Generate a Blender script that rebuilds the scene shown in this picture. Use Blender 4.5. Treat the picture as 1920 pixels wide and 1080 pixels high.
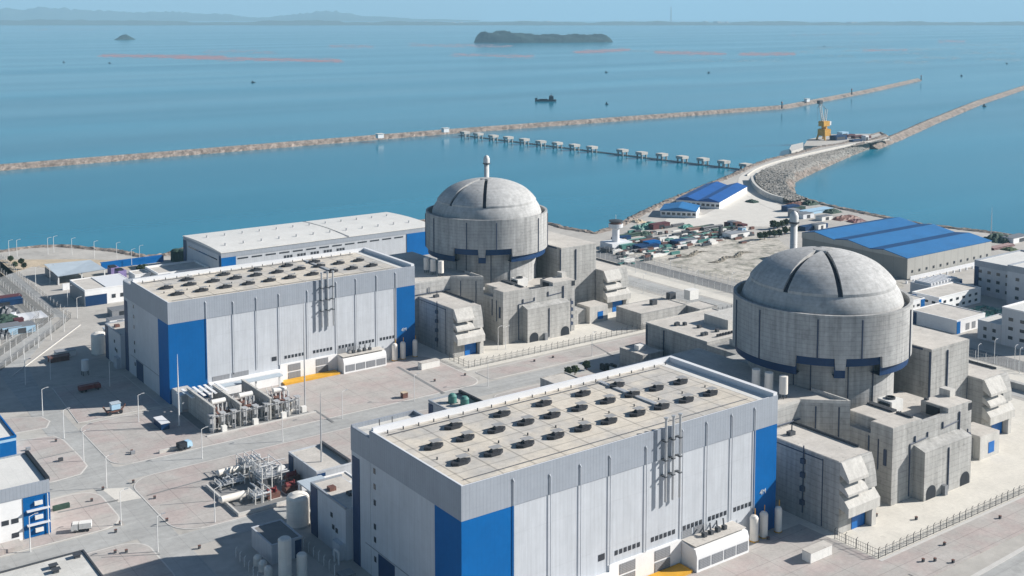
import bpy, math, random
from mathutils import Vector
R_ = math.radians
random.seed(7)
scene = bpy.context.scene
for o in list(bpy.data.objects):
    bpy.data.objects.remove(o)
COL = scene.collection

# ------------------------------------------------------------------ camera
CAM_H, CF, CY0, CPITCH, CYAW = 150.0, 2141.134, 213.637, 0.0879424, 0.6269364
cam = bpy.data.cameras.new('camera')
cam_o = bpy.data.objects.new('camera', cam)
COL.objects.link(cam_o)
cam_o.location = (0, 0, CAM_H)
cam_o.rotation_euler = (math.pi / 2 - CPITCH, 0, -CYAW)
cam.sensor_width = 36.0
cam.lens = 36.0 * CF / 1920.0
cam.shift_y = -(540.0 - CY0) / 1920.0
cam.clip_start = 1.0
cam.clip_end = 90000.0
scene.camera = cam_o
scene.render.resolution_x, scene.render.resolution_y = 1024, 576

# ------------------------------------------------------------------ light
SUN_EL = R_(29.0)
SUN_DIR = Vector((0.89, -0.46, 0)).normalized()
SUN_DIR = Vector((SUN_DIR.x * math.cos(SUN_EL), SUN_DIR.y * math.cos(SUN_EL), math.sin(SUN_EL)))
w = bpy.data.worlds.new('World'); scene.world = w; w.use_nodes = True
nt = w.node_tree
bg = nt.nodes['Background']
sky = nt.nodes.new('ShaderNodeTexSky'); sky.sky_type = 'NISHITA'
sky.sun_disc = False
sky.sun_elevation = SUN_EL
sky.sun_rotation = math.atan2(SUN_DIR.x, SUN_DIR.y)
sky.air_density = 1.0; sky.dust_density = 0.3; sky.ozone_density = 3.0
# pale blue band of thick air low over the horizon
tc = nt.nodes.new('ShaderNodeTexCoord'); sxyz = nt.nodes.new('ShaderNodeSeparateXYZ'); nt.links.new(tc.outputs['Generated'], sxyz.inputs[0])
mr = nt.nodes.new('ShaderNodeMapRange'); nt.links.new(sxyz.outputs[2], mr.inputs[0])
for i, v in enumerate((0.0, 0.16, 0.95, 0.0)): mr.inputs[i + 1].default_value = v
mxs = nt.nodes.new('ShaderNodeMix'); mxs.data_type = 'RGBA'; nt.links.new(mr.outputs[0], mxs.inputs['Factor'])
nt.links.new(sky.outputs[0], mxs.inputs['A']); mxs.inputs['B'].default_value = (4.5, 7.2, 9.6, 1)
nt.links.new(mxs.outputs['Result'], bg.inputs[0]); bg.inputs[1].default_value = 0.050
sun = bpy.data.lights.new('sun', 'SUN'); sun.energy = 5.0; sun.angle = R_(0.5); sun.color = (1.0, 0.955, 0.89)
sun_o = bpy.data.objects.new('sun', sun); COL.objects.link(sun_o)
sun_o.rotation_euler = SUN_DIR.to_track_quat('Z', 'Y').to_euler()
sun_o.location = (0, 0, 400)
scene.view_settings.view_transform = 'Standard'
scene.view_settings.look = 'None'
scene.view_settings.exposure = 0.70
scene.view_settings.gamma = 1.0
scene.render.engine = 'CYCLES'
scene.cycles.volume_step_rate = 1.0
scene.cycles.max_bounces = 6

# surveying helper: the point of the horizontal plane z that lies in a measured direction
_c, _s = math.cos(CYAW), math.sin(CYAW)
_F = Vector((_s * math.cos(CPITCH), _c * math.cos(CPITCH), -math.sin(CPITCH)))
_R = Vector((_c, -_s, 0)); _U = _R.cross(_F)
def G(px, py, z=0.0):
    d = _F + _R * ((px - 960) / CF) - _U * ((py - CY0) / CF)
    t = (z - CAM_H) / d.z
    return Vector((d.x * t, d.y * t, z))

# ------------------------------------------------------------------ materials
def mat(name, col, rough=0.85, metal=0.0, noise=None, lines=(), bump=None, spots=None, streak=None, spec=0.3, alt=None, track=None):
    m = bpy.data.materials.new(name); m.use_nodes = True
    n = m.node_tree; N = n.nodes; L = n.links
    b = N['Principled BSDF']
    b.inputs['Roughness'].default_value = rough
    b.inputs['Metallic'].default_value = metal
    b.inputs['Specular IOR Level'].default_value = spec
    geo = N.new('ShaderNodeNewGeometry')
    rgb = N.new('ShaderNodeRGB'); rgb.outputs[0].default_value = (*col, 1)
    cur = rgb.outputs[0]
    def mul(cur, fac_socket):
        v = N.new('ShaderNodeVectorMath'); v.operation = 'SCALE'
        L.new(cur, v.inputs[0]); L.new(fac_socket, v.inputs['Scale']); return v.outputs[0]
    def ntex(scale, detail=4, stretch=None, rough=.6):
        t = N.new('ShaderNodeTexNoise'); t.inputs['Scale'].default_value = 1.0 / scale
        t.inputs['Detail'].default_value = detail; t.inputs['Roughness'].default_value = rough
        if stretch:
            mp = N.new('ShaderNodeMapping'); mp.inputs['Scale'].default_value = stretch
            L.new(geo.outputs['Position'], mp.inputs[0]); L.new(mp.outputs[0], t.inputs[0])
        else:
            L.new(geo.outputs['Position'], t.inputs[0])
        return t.outputs[0]
    def rng(s, a, b_, c, d):
        r = N.new('ShaderNodeMapRange'); L.new(s, r.inputs[0])
        for i, v in enumerate((a, b_, c, d)): r.inputs[i + 1].default_value = v
        return r.outputs[0]
    if alt:  # second colour in patches: (colour, size, lo, hi)
        mx = N.new('ShaderNodeMix'); mx.data_type = 'RGBA'
        L.new(rng(ntex(alt[1], 3), alt[2], alt[3], 0, 1), mx.inputs['Factor'])
        L.new(cur, mx.inputs['A']); mx.inputs['B'].default_value = (*alt[0], 1); cur = mx.outputs['Result']
    if noise:
        for sc, am in noise:
            cur = mul(cur, rng(ntex(sc), .3, .7, 1 - am, 1 + am))
    if streak:  # vertical run-off marks: (width, amount)
        cur = mul(cur, rng(ntex(streak[0], 3, (1, 1, 0.06)), .35, .7, 1.0 + streak[1] * .4, 1 - streak[1]))
    if track:  # worn wheel lines along X
        cur = mul(cur, rng(ntex(track[0], 3, (.05, 1, 1)), .35, .7, 1.0 + track[1] * .4, 1 - track[1]))
    if spots:
        cur = mul(cur, rng(ntex(spots[0], 2), spots[1], spots[1] + .06, 1, 1 - spots[2]))
    if lines:
        sp = N.new('ShaderNodeSeparateXYZ'); L.new(geo.outputs['Position'], sp.inputs[0])
        for ax, sc, wd, dk in lines:
            d = N.new('ShaderNodeMath'); d.operation = 'DIVIDE'; d.inputs[1].default_value = sc
            L.new(sp.outputs['XYZ'.index(ax)], d.inputs[0])
            fr = N.new('ShaderNodeMath'); fr.operation = 'FRACT'; L.new(d.outputs[0], fr.inputs[0])
            lt = N.new('ShaderNodeMath'); lt.operation = 'LESS_THAN'; lt.inputs[1].default_value = wd / sc
            L.new(fr.outputs[0], lt.inputs[0])
            cur = mul(cur, rng(lt.outputs[0], 0, 1, 1, 1 - dk))
    L.new(cur, b.inputs['Base Color'])
    if bump:
        bp = N.new('ShaderNodeBump'); bp.inputs['Distance'].default_value = bump[1]; bp.inputs['Strength'].default_value = .8
        L.new(ntex(bump[0], 5), bp.inputs['Height']); L.new(bp.outputs[0], b.inputs['Normal'])
    return m

M = {}
M['concrete'] = mat('weathered_concrete', (.385, .38, .365), noise=[(9, .12), (1.2, .10), (35, .07)], lines=[('Z', 1.9, .2, .20), ('X', 9.7, .16, .10)], streak=(1.6, .24), spots=(3.5, .62, .16), bump=(.8, .05))
M['drum'] = mat('drum_concrete', (.36, .36, .355), noise=[(8, .13), (1.3, .10)], lines=[('Z', 1.5, .18, .20)], streak=(1.5, .26), bump=(.8, .05), spots=(5, .60, .12))
M['dome'] = mat('dome_concrete', (.42, .42, .415), noise=[(10, .10), (1.1, .10)], lines=[('Z', 1.0, .12, .12)], streak=(2.0, .18), spots=(4, .62, .14), bump=(.7, .05))
M['hood'] = mat('pale_concrete', (.50, .485, .455), noise=[(3, .09), (.6, .07)], streak=(1.2, .14), bump=(.6, .03))
M['croof'] = mat('concrete_roof', (.50, .47, .43), noise=[(7, .12), (1.2, .08)], bump=(.6, .04), spots=(2.2, .66, .25))
M['white'] = mat('white_cladding', (.49, .515, .55), rough=.5, noise=[(14, .05), (2.5, .035)], lines=[('X', 1.25, .12, .10), ('Y', 1.25, .12, .08), ('Z', 12, .14, .09), ('X', 6.2, 3.1, .025)], streak=(.9, .08), spec=.3)
M['grey'] = mat('grey_cladding', (.30, .33, .375), rough=.5, noise=[(10, .05), (1.5, .03)], lines=[('X', 1.0, .14, .15), ('Y', 1.0, .14, .12), ('Z', 4.2, .1, .08)], streak=(1.0, .06), spec=.4)
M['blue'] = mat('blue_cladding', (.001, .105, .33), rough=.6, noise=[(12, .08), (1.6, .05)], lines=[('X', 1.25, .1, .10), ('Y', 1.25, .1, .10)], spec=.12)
M['trim'] = mat('white_trim', (.66, .67, .69), rough=.5, noise=[(3, .03)])
M['plinth'] = mat('white_render', (.74, .74, .74), noise=[(5, .05), (.8, .03)])
M['roof'] = mat('beige_roof_screed', (.56, .51, .435), noise=[(11, .09), (1.8, .09), (.7, .05)], lines=[('X', 9.7, .5, .34), ('Y', 6.6, .42, .28)], spots=(2.6, .63, .16), bump=(.5, .03), alt=((.44, .42, .39), 16, .46, .62))
M['wroof'] = mat('white_metal_roof', (.64, .63, .60), rough=.55, noise=[(9, .06), (1.4, .04)], lines=[('X', 3.0, .14, .08)])
M['groof'] = mat('grey_flat_roof', (.55, .54, .51), noise=[(6, .10), (1.3, .07)], lines=[('X', 5, .12, .12), ('Y', 5, .12, .10)], bump=(.5, .03))
M['croof2'] = mat('light_corrugated_roof', (.42, .48, .53), rough=.45, noise=[(5, .08)], lines=[('X', 1.0, .12, .12)])
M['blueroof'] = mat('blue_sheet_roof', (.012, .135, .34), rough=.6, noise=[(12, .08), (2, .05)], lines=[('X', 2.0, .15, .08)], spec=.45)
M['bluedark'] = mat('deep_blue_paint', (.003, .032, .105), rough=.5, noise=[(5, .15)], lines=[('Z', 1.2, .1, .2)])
M['bluedoor'] = mat('blue_door', (.008, .13, .42), rough=.4, noise=[(2, .1)], lines=[('X', 1.1, .1, .2)])
M['louvre'] = mat('grey_louvres', (.27, .28, .30), rough=.5, lines=[('Z', .45, .2, .35), ('X', 1.4, .12, .25)])
M['glass'] = mat('dark_window_glass', (.03, .035, .045), rough=.15, spec=.6)
M['dark'] = mat('dark_opening', (.018, .022, .03), rough=.7, noise=[(2, .3)])
M['dmetal'] = mat('dark_metal', (.075, .08, .09), rough=.5, metal=.3, noise=[(1, .2)])
M['conduct'] = mat('navy_downpipe', (.045, .06, .10), rough=.6)
M['metal'] = mat('galvanised_metal', (.50, .51, .52), rough=.42, metal=.4, noise=[(1.5, .10)])
M['pole'] = mat('white_painted_steel', (.66, .66, .65), rough=.5)
M['yellow'] = mat('yellow_paint', (.62, .33, .03), rough=.6, noise=[(3, .12)])
M['red'] = mat('dark_red_paint', (.17, .03, .03), rough=.5, noise=[(1, .15)])
M['rust'] = mat('red_brown_primer', (.15, .075, .06), rough=.6, noise=[(1, .25)])
M['tank'] = mat('tank_paint', (.74, .70, .64), rough=.5, noise=[(3, .06)], streak=(.8, .08), lines=[('Z', 2.4, .09, .1)])
M['tealtank'] = mat('green_tank_paint', (.07, .20, .18), rough=.5, noise=[(1, .15)])
M['dgreen'] = mat('dark_green_tarp', (.03, .06, .045), rough=.8, noise=[(1.5, .35)])
M['mesh_g'] = mat('green_netting', (.10, .25, .21), rough=.9, noise=[(3, .35)], bump=(1.5, .3), alt=((.34, .36, .33), 6, .5, .6))
M['shaderoof'] = mat('shade_toned_blue_sheet', (.003, .055, .17), rough=.6, noise=[(8, .12), (2, .08)], lines=[('X', 2.0, .15, .1)])  # darker copy of the roof blue, shade painted in for slopes facing away from sun
M['shedroof'] = mat('deep_blue_shed_roof', (.006, .075, .27), rough=.55, noise=[(8, .12)], lines=[('X', 2.0, .15, .1)])
M['ridge'] = mat('dark_rubble', (.16, .145, .12), rough=.95, noise=[(1.5, .4)])
M['stack'] = mat('pale_grey_stack', (.56, .56, .55), rough=.5, noise=[(3, .08)], lines=[('Z', 7, .3, .2)])
M['chan'] = mat('channel_shade', (.02, .03, .05), rough=.8)  # near-black tone painting the shadow in the dome channels
M['strip'] = mat('dark_gravel_strip', (.25, .245, .23), rough=.95, noise=[(4, .15), (1, .12)])
M['fencedark'] = mat('dense_dark_mesh', (.13, .125, .12), rough=.8)
M['vent'] = mat('black_vent_paint', (.03, .032, .038), rough=.7, noise=[(1, .3)])
M['ventplate'] = mat('dull_steel_plate', (.30, .30, .30), rough=.6, noise=[(1.5, .12)])
M['marking'] = mat('faded_white_marking', (.45, .50, .55), rough=.7)
M['sand'] = mat('sandy_soil', (.46, .38, .28), rough=.95, noise=[(8, .15), (1.5, .12)], bump=(2, .25))
M['asph'] = mat('worn_road_concrete', (.37, .37, .36), rough=.9, noise=[(12, .10), (2, .08), (40, .08)], lines=[('X', 6, .16, .14), ('Y', 6, .16, .12)], spots=(6, .62, .14), track=(2.2, .12))
M['asph2'] = mat('grey_asphalt', (.20, .20, .20), rough=.9, noise=[(10, .12), (2, .08)])
M['ground'] = mat('dusty_concrete_ground', (.41, .39, .36), rough=.92, noise=[(20, .10), (3, .08), (80, .06)], bump=(1.5, .05), spots=(9, .60, .12))
M['paver'] = mat('pink_grey_pavers', (.40, .375, .352), rough=.9, noise=[(6, .09), (1, .08), (30, .07)], lines=[('X', 13, .22, .22), ('Y', 7.5, .22, .22), ('X', 2.6, .1, .07), ('Y', 2.5, .1, .07)], alt=((.405, .350, .330), 13, .44, .6), spots=(1.6, .70, .28))
M['kerb'] = mat('pale_kerb', (.52, .505, .48), rough=.9, noise=[(2, .06)])
M['yard'] = mat('bright_concrete_apron', (.60, .57, .51), rough=.9, noise=[(10, .08), (1.5, .06)], lines=[('X', 5, .1, .10), ('Y', 5, .1, .10)], spots=(3, .66, .15))
M['brightc'] = mat('new_concrete', (.58, .555, .51), rough=.9, noise=[(6, .06), (1.2, .05)], lines=[('X', 5, .1, .08), ('Y', 5, .1, .08)])
M['earth'] = mat('bare_rubble_ground', (.45, .42, .37), rough=.95, noise=[(14, .22), (2.5, .22), (.8, .12)], bump=(3, .5), alt=((.26, .25, .21), 9, .50, .62))
M['rock'] = mat('grey_armour_rock', (.21, .20, .185), rough=.95, noise=[(2.5, .4), (.9, .5), (14, .15)], bump=(2.0, .9))
M['bwrock'] = mat('brown_breakwater_rock', (.22, .185, .16), rough=.95, noise=[(7, .4), (1.8, .45)], bump=(2.0, .9))
M['bush'] = mat('dark_foliage', (.05, .075, .035), rough=.9, noise=[(.8, .4)])
M['hill'] = mat('wooded_island', (.015, .035, .035), rough=.95, noise=[(60, .35), (15, .25)], bump=(20, 8))
M['farhill'] = mat('distant_hill', (.07, .09, .08), rough=1, noise=[(500, .2)])
M['farcity'] = mat('distant_town', (.34, .34, .34), rough=1, noise=[(200, .3)])
M['beigewall'] = mat('ribbed_beige_cladding', (.40, .395, .37), rough=.6, noise=[(9, .05)], lines=[('X', 7.0, .35, .28), ('Y', 7.0, .3, .15), ('X', 1.0, .12, .08)])
M['lilac'] = mat('lilac_sheet', (.25, .20, .40), rough=.7, noise=[(2, .3)])
M['hullred'] = mat('maroon_hull', (.10, .03, .035), rough=.6)
M['hull'] = mat('ship_hull', (.035, .045, .06), rough=.6)
M['boxw'] = mat('off_white_panel', (.70, .69, .66), rough=.6, noise=[(1, .06)], lines=[('X', 2.4, .1, .12)])
M['lblue'] = mat('pale_blue_panel', (.35, .52, .66), rough=.5, noise=[(2, .08)])
M['orange'] = mat('ochre_crane_paint', (.55, .30, .05), rough=.5, noise=[(2, .2)])
M['gantry'] = mat('fence_mesh', (.30, .31, .31), rough=.6)
M['raft'] = mat('pink_raft_floats', (.36, .21, .22), rough=.8)
M['raft2'] = mat('grey_raft_floats', (.22, .27, .31), rough=.8)

# water
def water_mat():
    m = bpy.data.materials.new('sea_water'); m.use_nodes = True
    N = m.node_tree.nodes; L = m.node_tree.links; b = N['Principled BSDF']
    geo = N.new('ShaderNodeNewGeometry')
    def tex(scale, st, det=4):
        mp = N.new('ShaderNodeMapping'); mp.inputs['Scale'].default_value = st
        mp.inputs['Rotation'].default_value = (0, 0, R_(35))
        L.new(geo.outputs['Position'], mp.inputs[0])
        t = N.new('ShaderNodeTexNoise'); t.inputs['Scale'].default_value = scale; t.inputs['Detail'].default_value = det
        L.new(mp.outputs[0], t.inputs[0]); return t.outputs[0]
    cr = N.new('ShaderNodeValToRGB')
    cr.color_ramp.elements[0].position = .35; cr.color_ramp.elements[0].color = (.004, .140, .225, 1)
    cr.color_ramp.elements[1].position = .68; cr.color_ramp.elements[1].color = (.014, .200, .305, 1)
    L.new(tex(.0022, (.35, 2.2, 1), 5), cr.inputs[0]); L.new(cr.outputs[0], b.inputs['Base Color'])
    mr = N.new('ShaderNodeMapRange'); L.new(tex(.0014, (.3, 2.5, 1), 4), mr.inputs[0])
    for i, v in enumerate((.3, .7, .14, .20)): mr.inputs[i + 1].default_value = v
    L.new(mr.outputs[0], b.inputs['Roughness'])
    b.inputs['IOR'].default_value = 1.33; b.inputs['Specular IOR Level'].default_value = .38
    bp = N.new('ShaderNodeBump'); bp.inputs['Strength'].default_value = .12; bp.inputs['Distance'].default_value = .25
    L.new(tex(.16, (1, 1.6, 1), 6), bp.inputs['Height']); L.new(bp.outputs[0], b.inputs['Normal'])
    return m
M['water'] = water_mat()

# ------------------------------------------------------------------ mesh helpers
ORG = {}
def tag(o, label=None, cat=None, group=None, kind=None):
    if label: o['label'] = label
    if cat: o['category'] = cat
    if group: o['group'] = group
    if kind: o['kind'] = kind
    return o
class MB:
    def __init__(s): s.v, s.f = [], []
    def box(s, x0, x1, y0, y1, z0, z1):
        n = len(s.v)
        s.v += [(x0, y0, z0), (x1, y0, z0), (x1, y1, z0), (x0, y1, z0), (x0, y0, z1), (x1, y0, z1), (x1, y1, z1), (x0, y1, z1)]
        s.f += [tuple(n + i for i in q) for q in ((0, 3, 2, 1), (4, 5, 6, 7), (0, 1, 5, 4), (1, 2, 6, 5), (2, 3, 7, 6), (3, 0, 4, 7))]
        return s
    def prism(s, pts, z0, z1, top=None):
        n = len(s.v); k = len(pts)
        a = sum(pts[i][0] * pts[(i + 1) % k][1] - pts[(i + 1) % k][0] * pts[i][1] for i in range(k))
        if a < 0: pts = pts[::-1]
        s.v += [(p[0], p[1], z0) for p in pts] + [(p[0], p[1], z1) for p in pts]
        s.f += [tuple(range(n + k - 1, n - 1, -1)), tuple(range(n + k, n + 2 * k))]
        s.f += [(n + i, n + (i + 1) % k, n + k + (i + 1) % k, n + k + i) for i in range(k)]
        return s
    def extr(s, axis, prof, a0, a1):
        """profile of (u,z) extruded along axis 'X' (u=Y) or 'Y' (u=X)"""
        n = len(s.v); k = len(prof)
        P = (lambda a, u, z: (a, u, z)) if axis == 'X' else (lambda a, u, z: (u, a, z))
        s.v += [P(a0, u, z) for u, z in prof] + [P(a1, u, z) for u, z in prof]
        s.f += [tuple(range(n, n + k)), tuple(range(n + 2 * k - 1, n + k - 1, -1))]
        s.f += [(n + (i + 1) % k, n + i, n + k + i, n + k + (i + 1) % k) for i in range(k)]
        return s
    def tube(s, p0, p1, r0, r1=None, n=10):
        r1 = r0 if r1 is None else r1
        p0, p1 = Vector(p0), Vector(p1); d = (p1 - p0).normalized()
        a = d.orthogonal().normalized(); b = d.cross(a); k = len(s.v)
        for p, r in ((p0, r0), (p1, r1)):
            for i in range(n):
                t = 2 * math.pi * i / n
                s.v.append(tuple(p + a * (r * math.cos(t)) + b * (r * math.sin(t))))
        s.f += [(k + i, k + (i + 1) % n, k + n + (i + 1) % n, k + n + i) for i in range(n)]
        s.f += [tuple(range(k + n - 1, k - 1, -1)), tuple(range(k + n, k + 2 * n))]
        return s
    def lathe(s, cx, cy, prof, n=32, a0=0, a1=360):
        full = abs(a1 - a0) >= 360; m = n if full else n + 1; k = len(s.v)
        for r, z in prof:
            for i in range(m):
                t = R_(a0 + (a1 - a0) * i / n); s.v.append((cx + r * math.cos(t), cy + r * math.sin(t), z))
        for j in range(len(prof) - 1):
            for i in range(n):
                i2 = (i + 1) % m if full else i + 1
                s.f.append((k + j * m + i, k + j * m + i2, k + (j + 1) * m + i2, k + (j + 1) * m + i))
        return s
    def quad(s, *p):
        n = len(s.v); s.v += [tuple(q) for q in p]; s.f.append(tuple(range(n, n + len(p)))); return s
    def build(s, name, m, parent=None, smooth=False):
        me = bpy.data.meshes.new(name)
        o = Vector((0, 0, 0))
        root = parent
        while root is not None and root.parent is not None: root = root.parent
        if root is not None: o = ORG[root.name]
        elif s.v:
            xs = [p[0] for p in s.v]; ys = [p[1] for p in s.v]; zs = [p[2] for p in s.v]
            o = Vector(((min(xs) + max(xs)) / 2, (min(ys) + max(ys)) / 2, min(zs)))
        me.from_pydata([(p[0] - o.x, p[1] - o.y, p[2] - o.z) for p in s.v], [], s.f)
        me.materials.append(m if not isinstance(m, str) else M[m])
        if smooth:
            for p in me.polygons: p.use_smooth = True
        me.update()
        ob = bpy.data.objects.new(name, me); COL.objects.link(ob)
        if parent is not None: ob.parent = parent
        else: ob.location = o; ORG[ob.name] = o
        return ob
def thing(name, label, cat, loc, group=None):
    o = bpy.data.objects.new(name, None); COL.objects.link(o)
    o.empty_display_size = 2
    o.location = loc; ORG[o.name] = Vector(loc)
    return tag(o, label, cat, group)
def kids(o): return [c for c in ALLK.get(o.name, [])]
def copy_tree(o, delta=None, label=None, group=None, parent=None, loc=None, rz=None):
    c = o.copy(); COL.objects.link(c)
    if parent is not None: c.parent = parent
    else:
        if delta is not None: c.location = o.location + Vector(delta)
        if loc is not None: c.location = loc
        if rz is not None: c.rotation_euler = (0, 0, rz)
        ORG[c.name] = c.location.copy()
        if label: c['label'] = label
        if group: c['group'] = group
    for ch in list(o.children): copy_tree(ch, parent=c)
    return c
def smoothpoly(pts, n=2):
    for _ in range(n):
        q = []
        for i in range(len(pts)):
            a, b = pts[i], pts[(i + 1) % len(pts)]
            q.append((a[0] * .75 + b[0] * .25, a[1] * .75 + b[1] * .25)); q.append((a[0] * .25 + b[0] * .75, a[1] * .25 + b[1] * .75))
        pts = q
    return pts
def roundrect(x0, x1, y0, y1, r):
    out = []
    for cx, cy, a in ((x1 - r, y1 - r, 0), (x0 + r, y1 - r, 90), (x0 + r, y0 + r, 180), (x1 - r, y0 + r, 270)):
        for i in range(7):
            t = R_(a + 15 * i); out.append((cx + r * math.cos(t), cy + r * math.sin(t)))
    return out
def offset_poly(pts, d):
    cx = sum(p[0] for p in pts) / len(pts); cy = sum(p[1] for p in pts) / len(pts)
    out = []; k = len(pts)
    a = sum(pts[i][0] * pts[(i + 1) % k][1] - pts[(i + 1) % k][0] * pts[i][1] for i in range(k))
    sgn = 1 if a > 0 else -1
    for i in range(k):
        p, q, r = Vector(pts[i - 1]), Vector(pts[i]), Vector(pts[(i + 1) % k])
        e1 = (q - p); e2 = (r - q)
        n1 = Vector((e1.y, -e1.x)); n2 = Vector((e2.y, -e2.x))
        n = (n1.normalized() if n1.length > 1e-6 else n1) + (n2.normalized() if n2.length > 1e-6 else n2)
        if n.length < 1e-6: n = n1
        n.normalize(); out.append((q.x + sgn * n.x * d, q.y + sgn * n.y * d))
    return out
exec_parts = []

# ================================================================== SETTING
SEA = -6.0
def g2(px, py, z=0): p = G(px, py, z); return (p.x, p.y)
# sea
b = MB(); n = 96
b.v = [(22000 * math.cos(2 * math.pi * i / n), 22000 * math.sin(2 * math.pi * i / n), SEA) for i in range(n)]
b.f = [tuple(range(n))]
tag(b.build('sea', 'water'), kind='structure')
# land
shore = [(-700, 760), (40, 790)] + [g2(x, y, SEA) for x, y in ((2, 484), (60, 476), (120, 473), (180, 478), (240, 484), (282, 494), (300, 492), (325, 482), (355, 472))]
shore += [(330, 716), (420, 712), (470, 690)] + [g2(x, y, SEA) for x, y in ((1031, 429), (1080, 442), (1112, 449), (1135, 440), (1180, 415), (1240, 387), (1300, 362), (1360, 338), (1392, 322), (1430, 308), (1470, 300), (1520, 285), (1565, 278))]
shore += [g2(x, y, SEA) for x, y in ((1650, 256), (1672, 263), (1600, 290), (1550, 312), (1500, 335), (1488, 342), (1486, 352), (1490, 368), (1503, 378), (1520, 385), (1560, 396), (1620, 410))]
shore += [(716, 480), (728, 437), (729, 414), (760, 300), (780, -100), (780, -500), (-700, -500)]
b = MB(); inn = offset_poly(shore, -7.0); k = len(shore)
b.v = [(x, y, 0) for x, y in inn] + [(x, y, SEA - 1.0) for x, y in offset_poly(shore, 2.0)]
b.f = [tuple(range(k))[::-1]]
tag(b.build('ground', 'ground'), kind='structure')
b = MB()
# rock bank round the land, broken up
rr = random.Random(3)
outp = offset_poly(shore, 2.5); crest = offset_poly(shore, -12.0)
for i in range(k):
    a0, a1 = Vector(inn[i]), Vector(inn[(i + 1) % k]); c0, c1 = Vector(outp[i]), Vector(outp[(i + 1) % k])
    if a0.y < 350 and a1.y < 350: 
        b.quad((*a0, 0), (*a1, 0), (*c1, SEA - 1), (*c0, SEA - 1)); continue
    a0, a1 = Vector(crest[i]), Vector(crest[(i + 1) % k]); m_ = max(1, int((a1 - a0).length / 2.6)); rows = 9
    base = len(b.v)
    for r in range(rows + 1):
        t = r / rows
        for j in range(m_ + 1):
            s = j / m_; p = (a0 * (1 - s) + a1 * s) * (1 - t) + (c0 * (1 - s) + c1 * s) * t
            q = 0 if (j in (0, m_)) else 1
            b.v.append((p.x + rr.uniform(-.9, .9) * q, p.y + rr.uniform(-.9, .9) * q, (-.05 if r == 0 else (.75 * math.sin(math.pi * t / .5) if t < .5 else -7.0 * (t - .5) / .5)) + rr.uniform(-.2, .7) * q * (0 < r < rows)))
    for r in range(rows):
        for j in range(m_):
            o_ = base + r * (m_ + 1) + j; b.f.append((o_, o_ + 1, o_ + m_ + 2, o_ + m_ + 1))
tag(b.build('rocky_shore', 'bwrock'), kind='structure')

def sheet(name, pts, z, m, thick=None, kind='structure'):
    b = MB(); b.prism(pts, 0 if thick is None else z - thick, z)
    return tag(b.build(name, m), kind=kind)
def island(pts, z=.14, m='paver', r=None):
    b = MB(); b.prism(offset_poly(pts, .45), 0.0, z - .02); tag(b.build('kerb', 'kerb'), kind='structure')
    b = MB(); b.prism(pts, 0.02, z); tag(b.build('paved_area', m), kind='structure')
def rp(lst): return lst
# main roads (slightly raised sheets of worn concrete)
sheet('road', [(-60, 361), (-60, 384), (97, 384), (110, 374), (430, 374), (430, 361), (110, 361.5)], .03, 'asph')
sheet('road', [(98, 200), (108.5, 200), (108.5, 470), (112, 512), (136, 560), (143, 600), (131, 600), (100, 520), (98, 440)], .034, 'asph')
sheet('road', [(108, 304), (108, 313.5), (250, 313.5), (250, 304)], .038, 'asph')
sheet('road', [(-60, 318), (-60, 328), (99, 329), (99, 318)], .042, 'asph')
sheet('road', [(-60, 404), (-60, 414), (99, 416), (99, 403)], .046, 'asph')
sheet('road', [(180, 150), (180, 160), (420, 172), (420, 158)], .03, 'asph')
island(roundrect(109, 257, 374.5, 421, 7))
island([(110.5, 424), (141, 424), (141, 470), (113, 470)])
island(roundrect(108.6, 228, 314, 361, 9), m='paver')
island(roundrect(250, 300, 350.5, 359, 4))
island(roundrect(262, 400, 376, 388, 2))
island(roundrect(40, 99, 285, 317, 7))
island(roundrect(40, 98, 330, 360, 7))
island([g2(x, y) for x, y in ((-60, 858), (40, 826), (100, 818), (118, 826), (150, 858), (162, 874), (150, 889), (100, 903), (-60, 935))])
island([g2(x, y) for x, y in ((-60, 790), (76, 782), (92, 790), (86, 802), (-60, 828))])
sheet('pavement', [(112, 176), (259, 176), (259, 213.2), (215, 213.2), (142, 213.2), (112, 213.2)], .12, 'paver', .12)
sheet('pavement', [(259, 171.5), (420, 171.5), (420, 184.6), (259, 184.6)], .124, 'paver', .12)
sheet('pavement', [(259, 184.6), (420, 184.6), (420, 185.6), (259, 185.6)], .16, 'kerb', .16)
sheet('pavement', [(180, 160.5), (420, 170.5), (420, 171.5), (180, 162)], .16, 'kerb', .16)
sheet('concrete_apron', [(251.6, 186), (414, 186), (414, 290), (251.6, 290)], .06, 'yard')
sheet('concrete_apron', [(259.6, 391), (414, 391), (414, 520), (254, 520), (254, 420), (259.6, 412)], .06, 'yard')
sheet('concrete_patch', [g2(x, y) for x, y in ((190, 917), (242, 914), (266, 934), (222, 942))], .06, 'brightc')
sheet('concrete_patch', [g2(x, y) for x, y in ((0, 520), (0, 487), (160, 486), (255, 490), (255, 505), (120, 505), (60, 500))], .05, 'sand')
sheet('quay_yard', [g2(x, y) for x, y in ((1380, 372), (1395, 346), (1402, 352), (1440, 378), (1478, 392), (1500, 410), (1480, 425), (1300, 425), (1240, 425), (1250, 410), (1320, 403))], .05, 'brightc')
sheet('quay_yard', [g2(x, y) for x, y in ((1125, 470), (1200, 430), (1240, 412), (1300, 425), (1480, 425), (1420, 442), (1220, 472), (1160, 478))], .03, 'ground')
sheet('rubble_ground', [(470, 540), (470, 380), (535, 372), (545, 380), (560, 470), (585, 505), (560, 540), (500, 545)], .05, 'earth')
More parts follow.
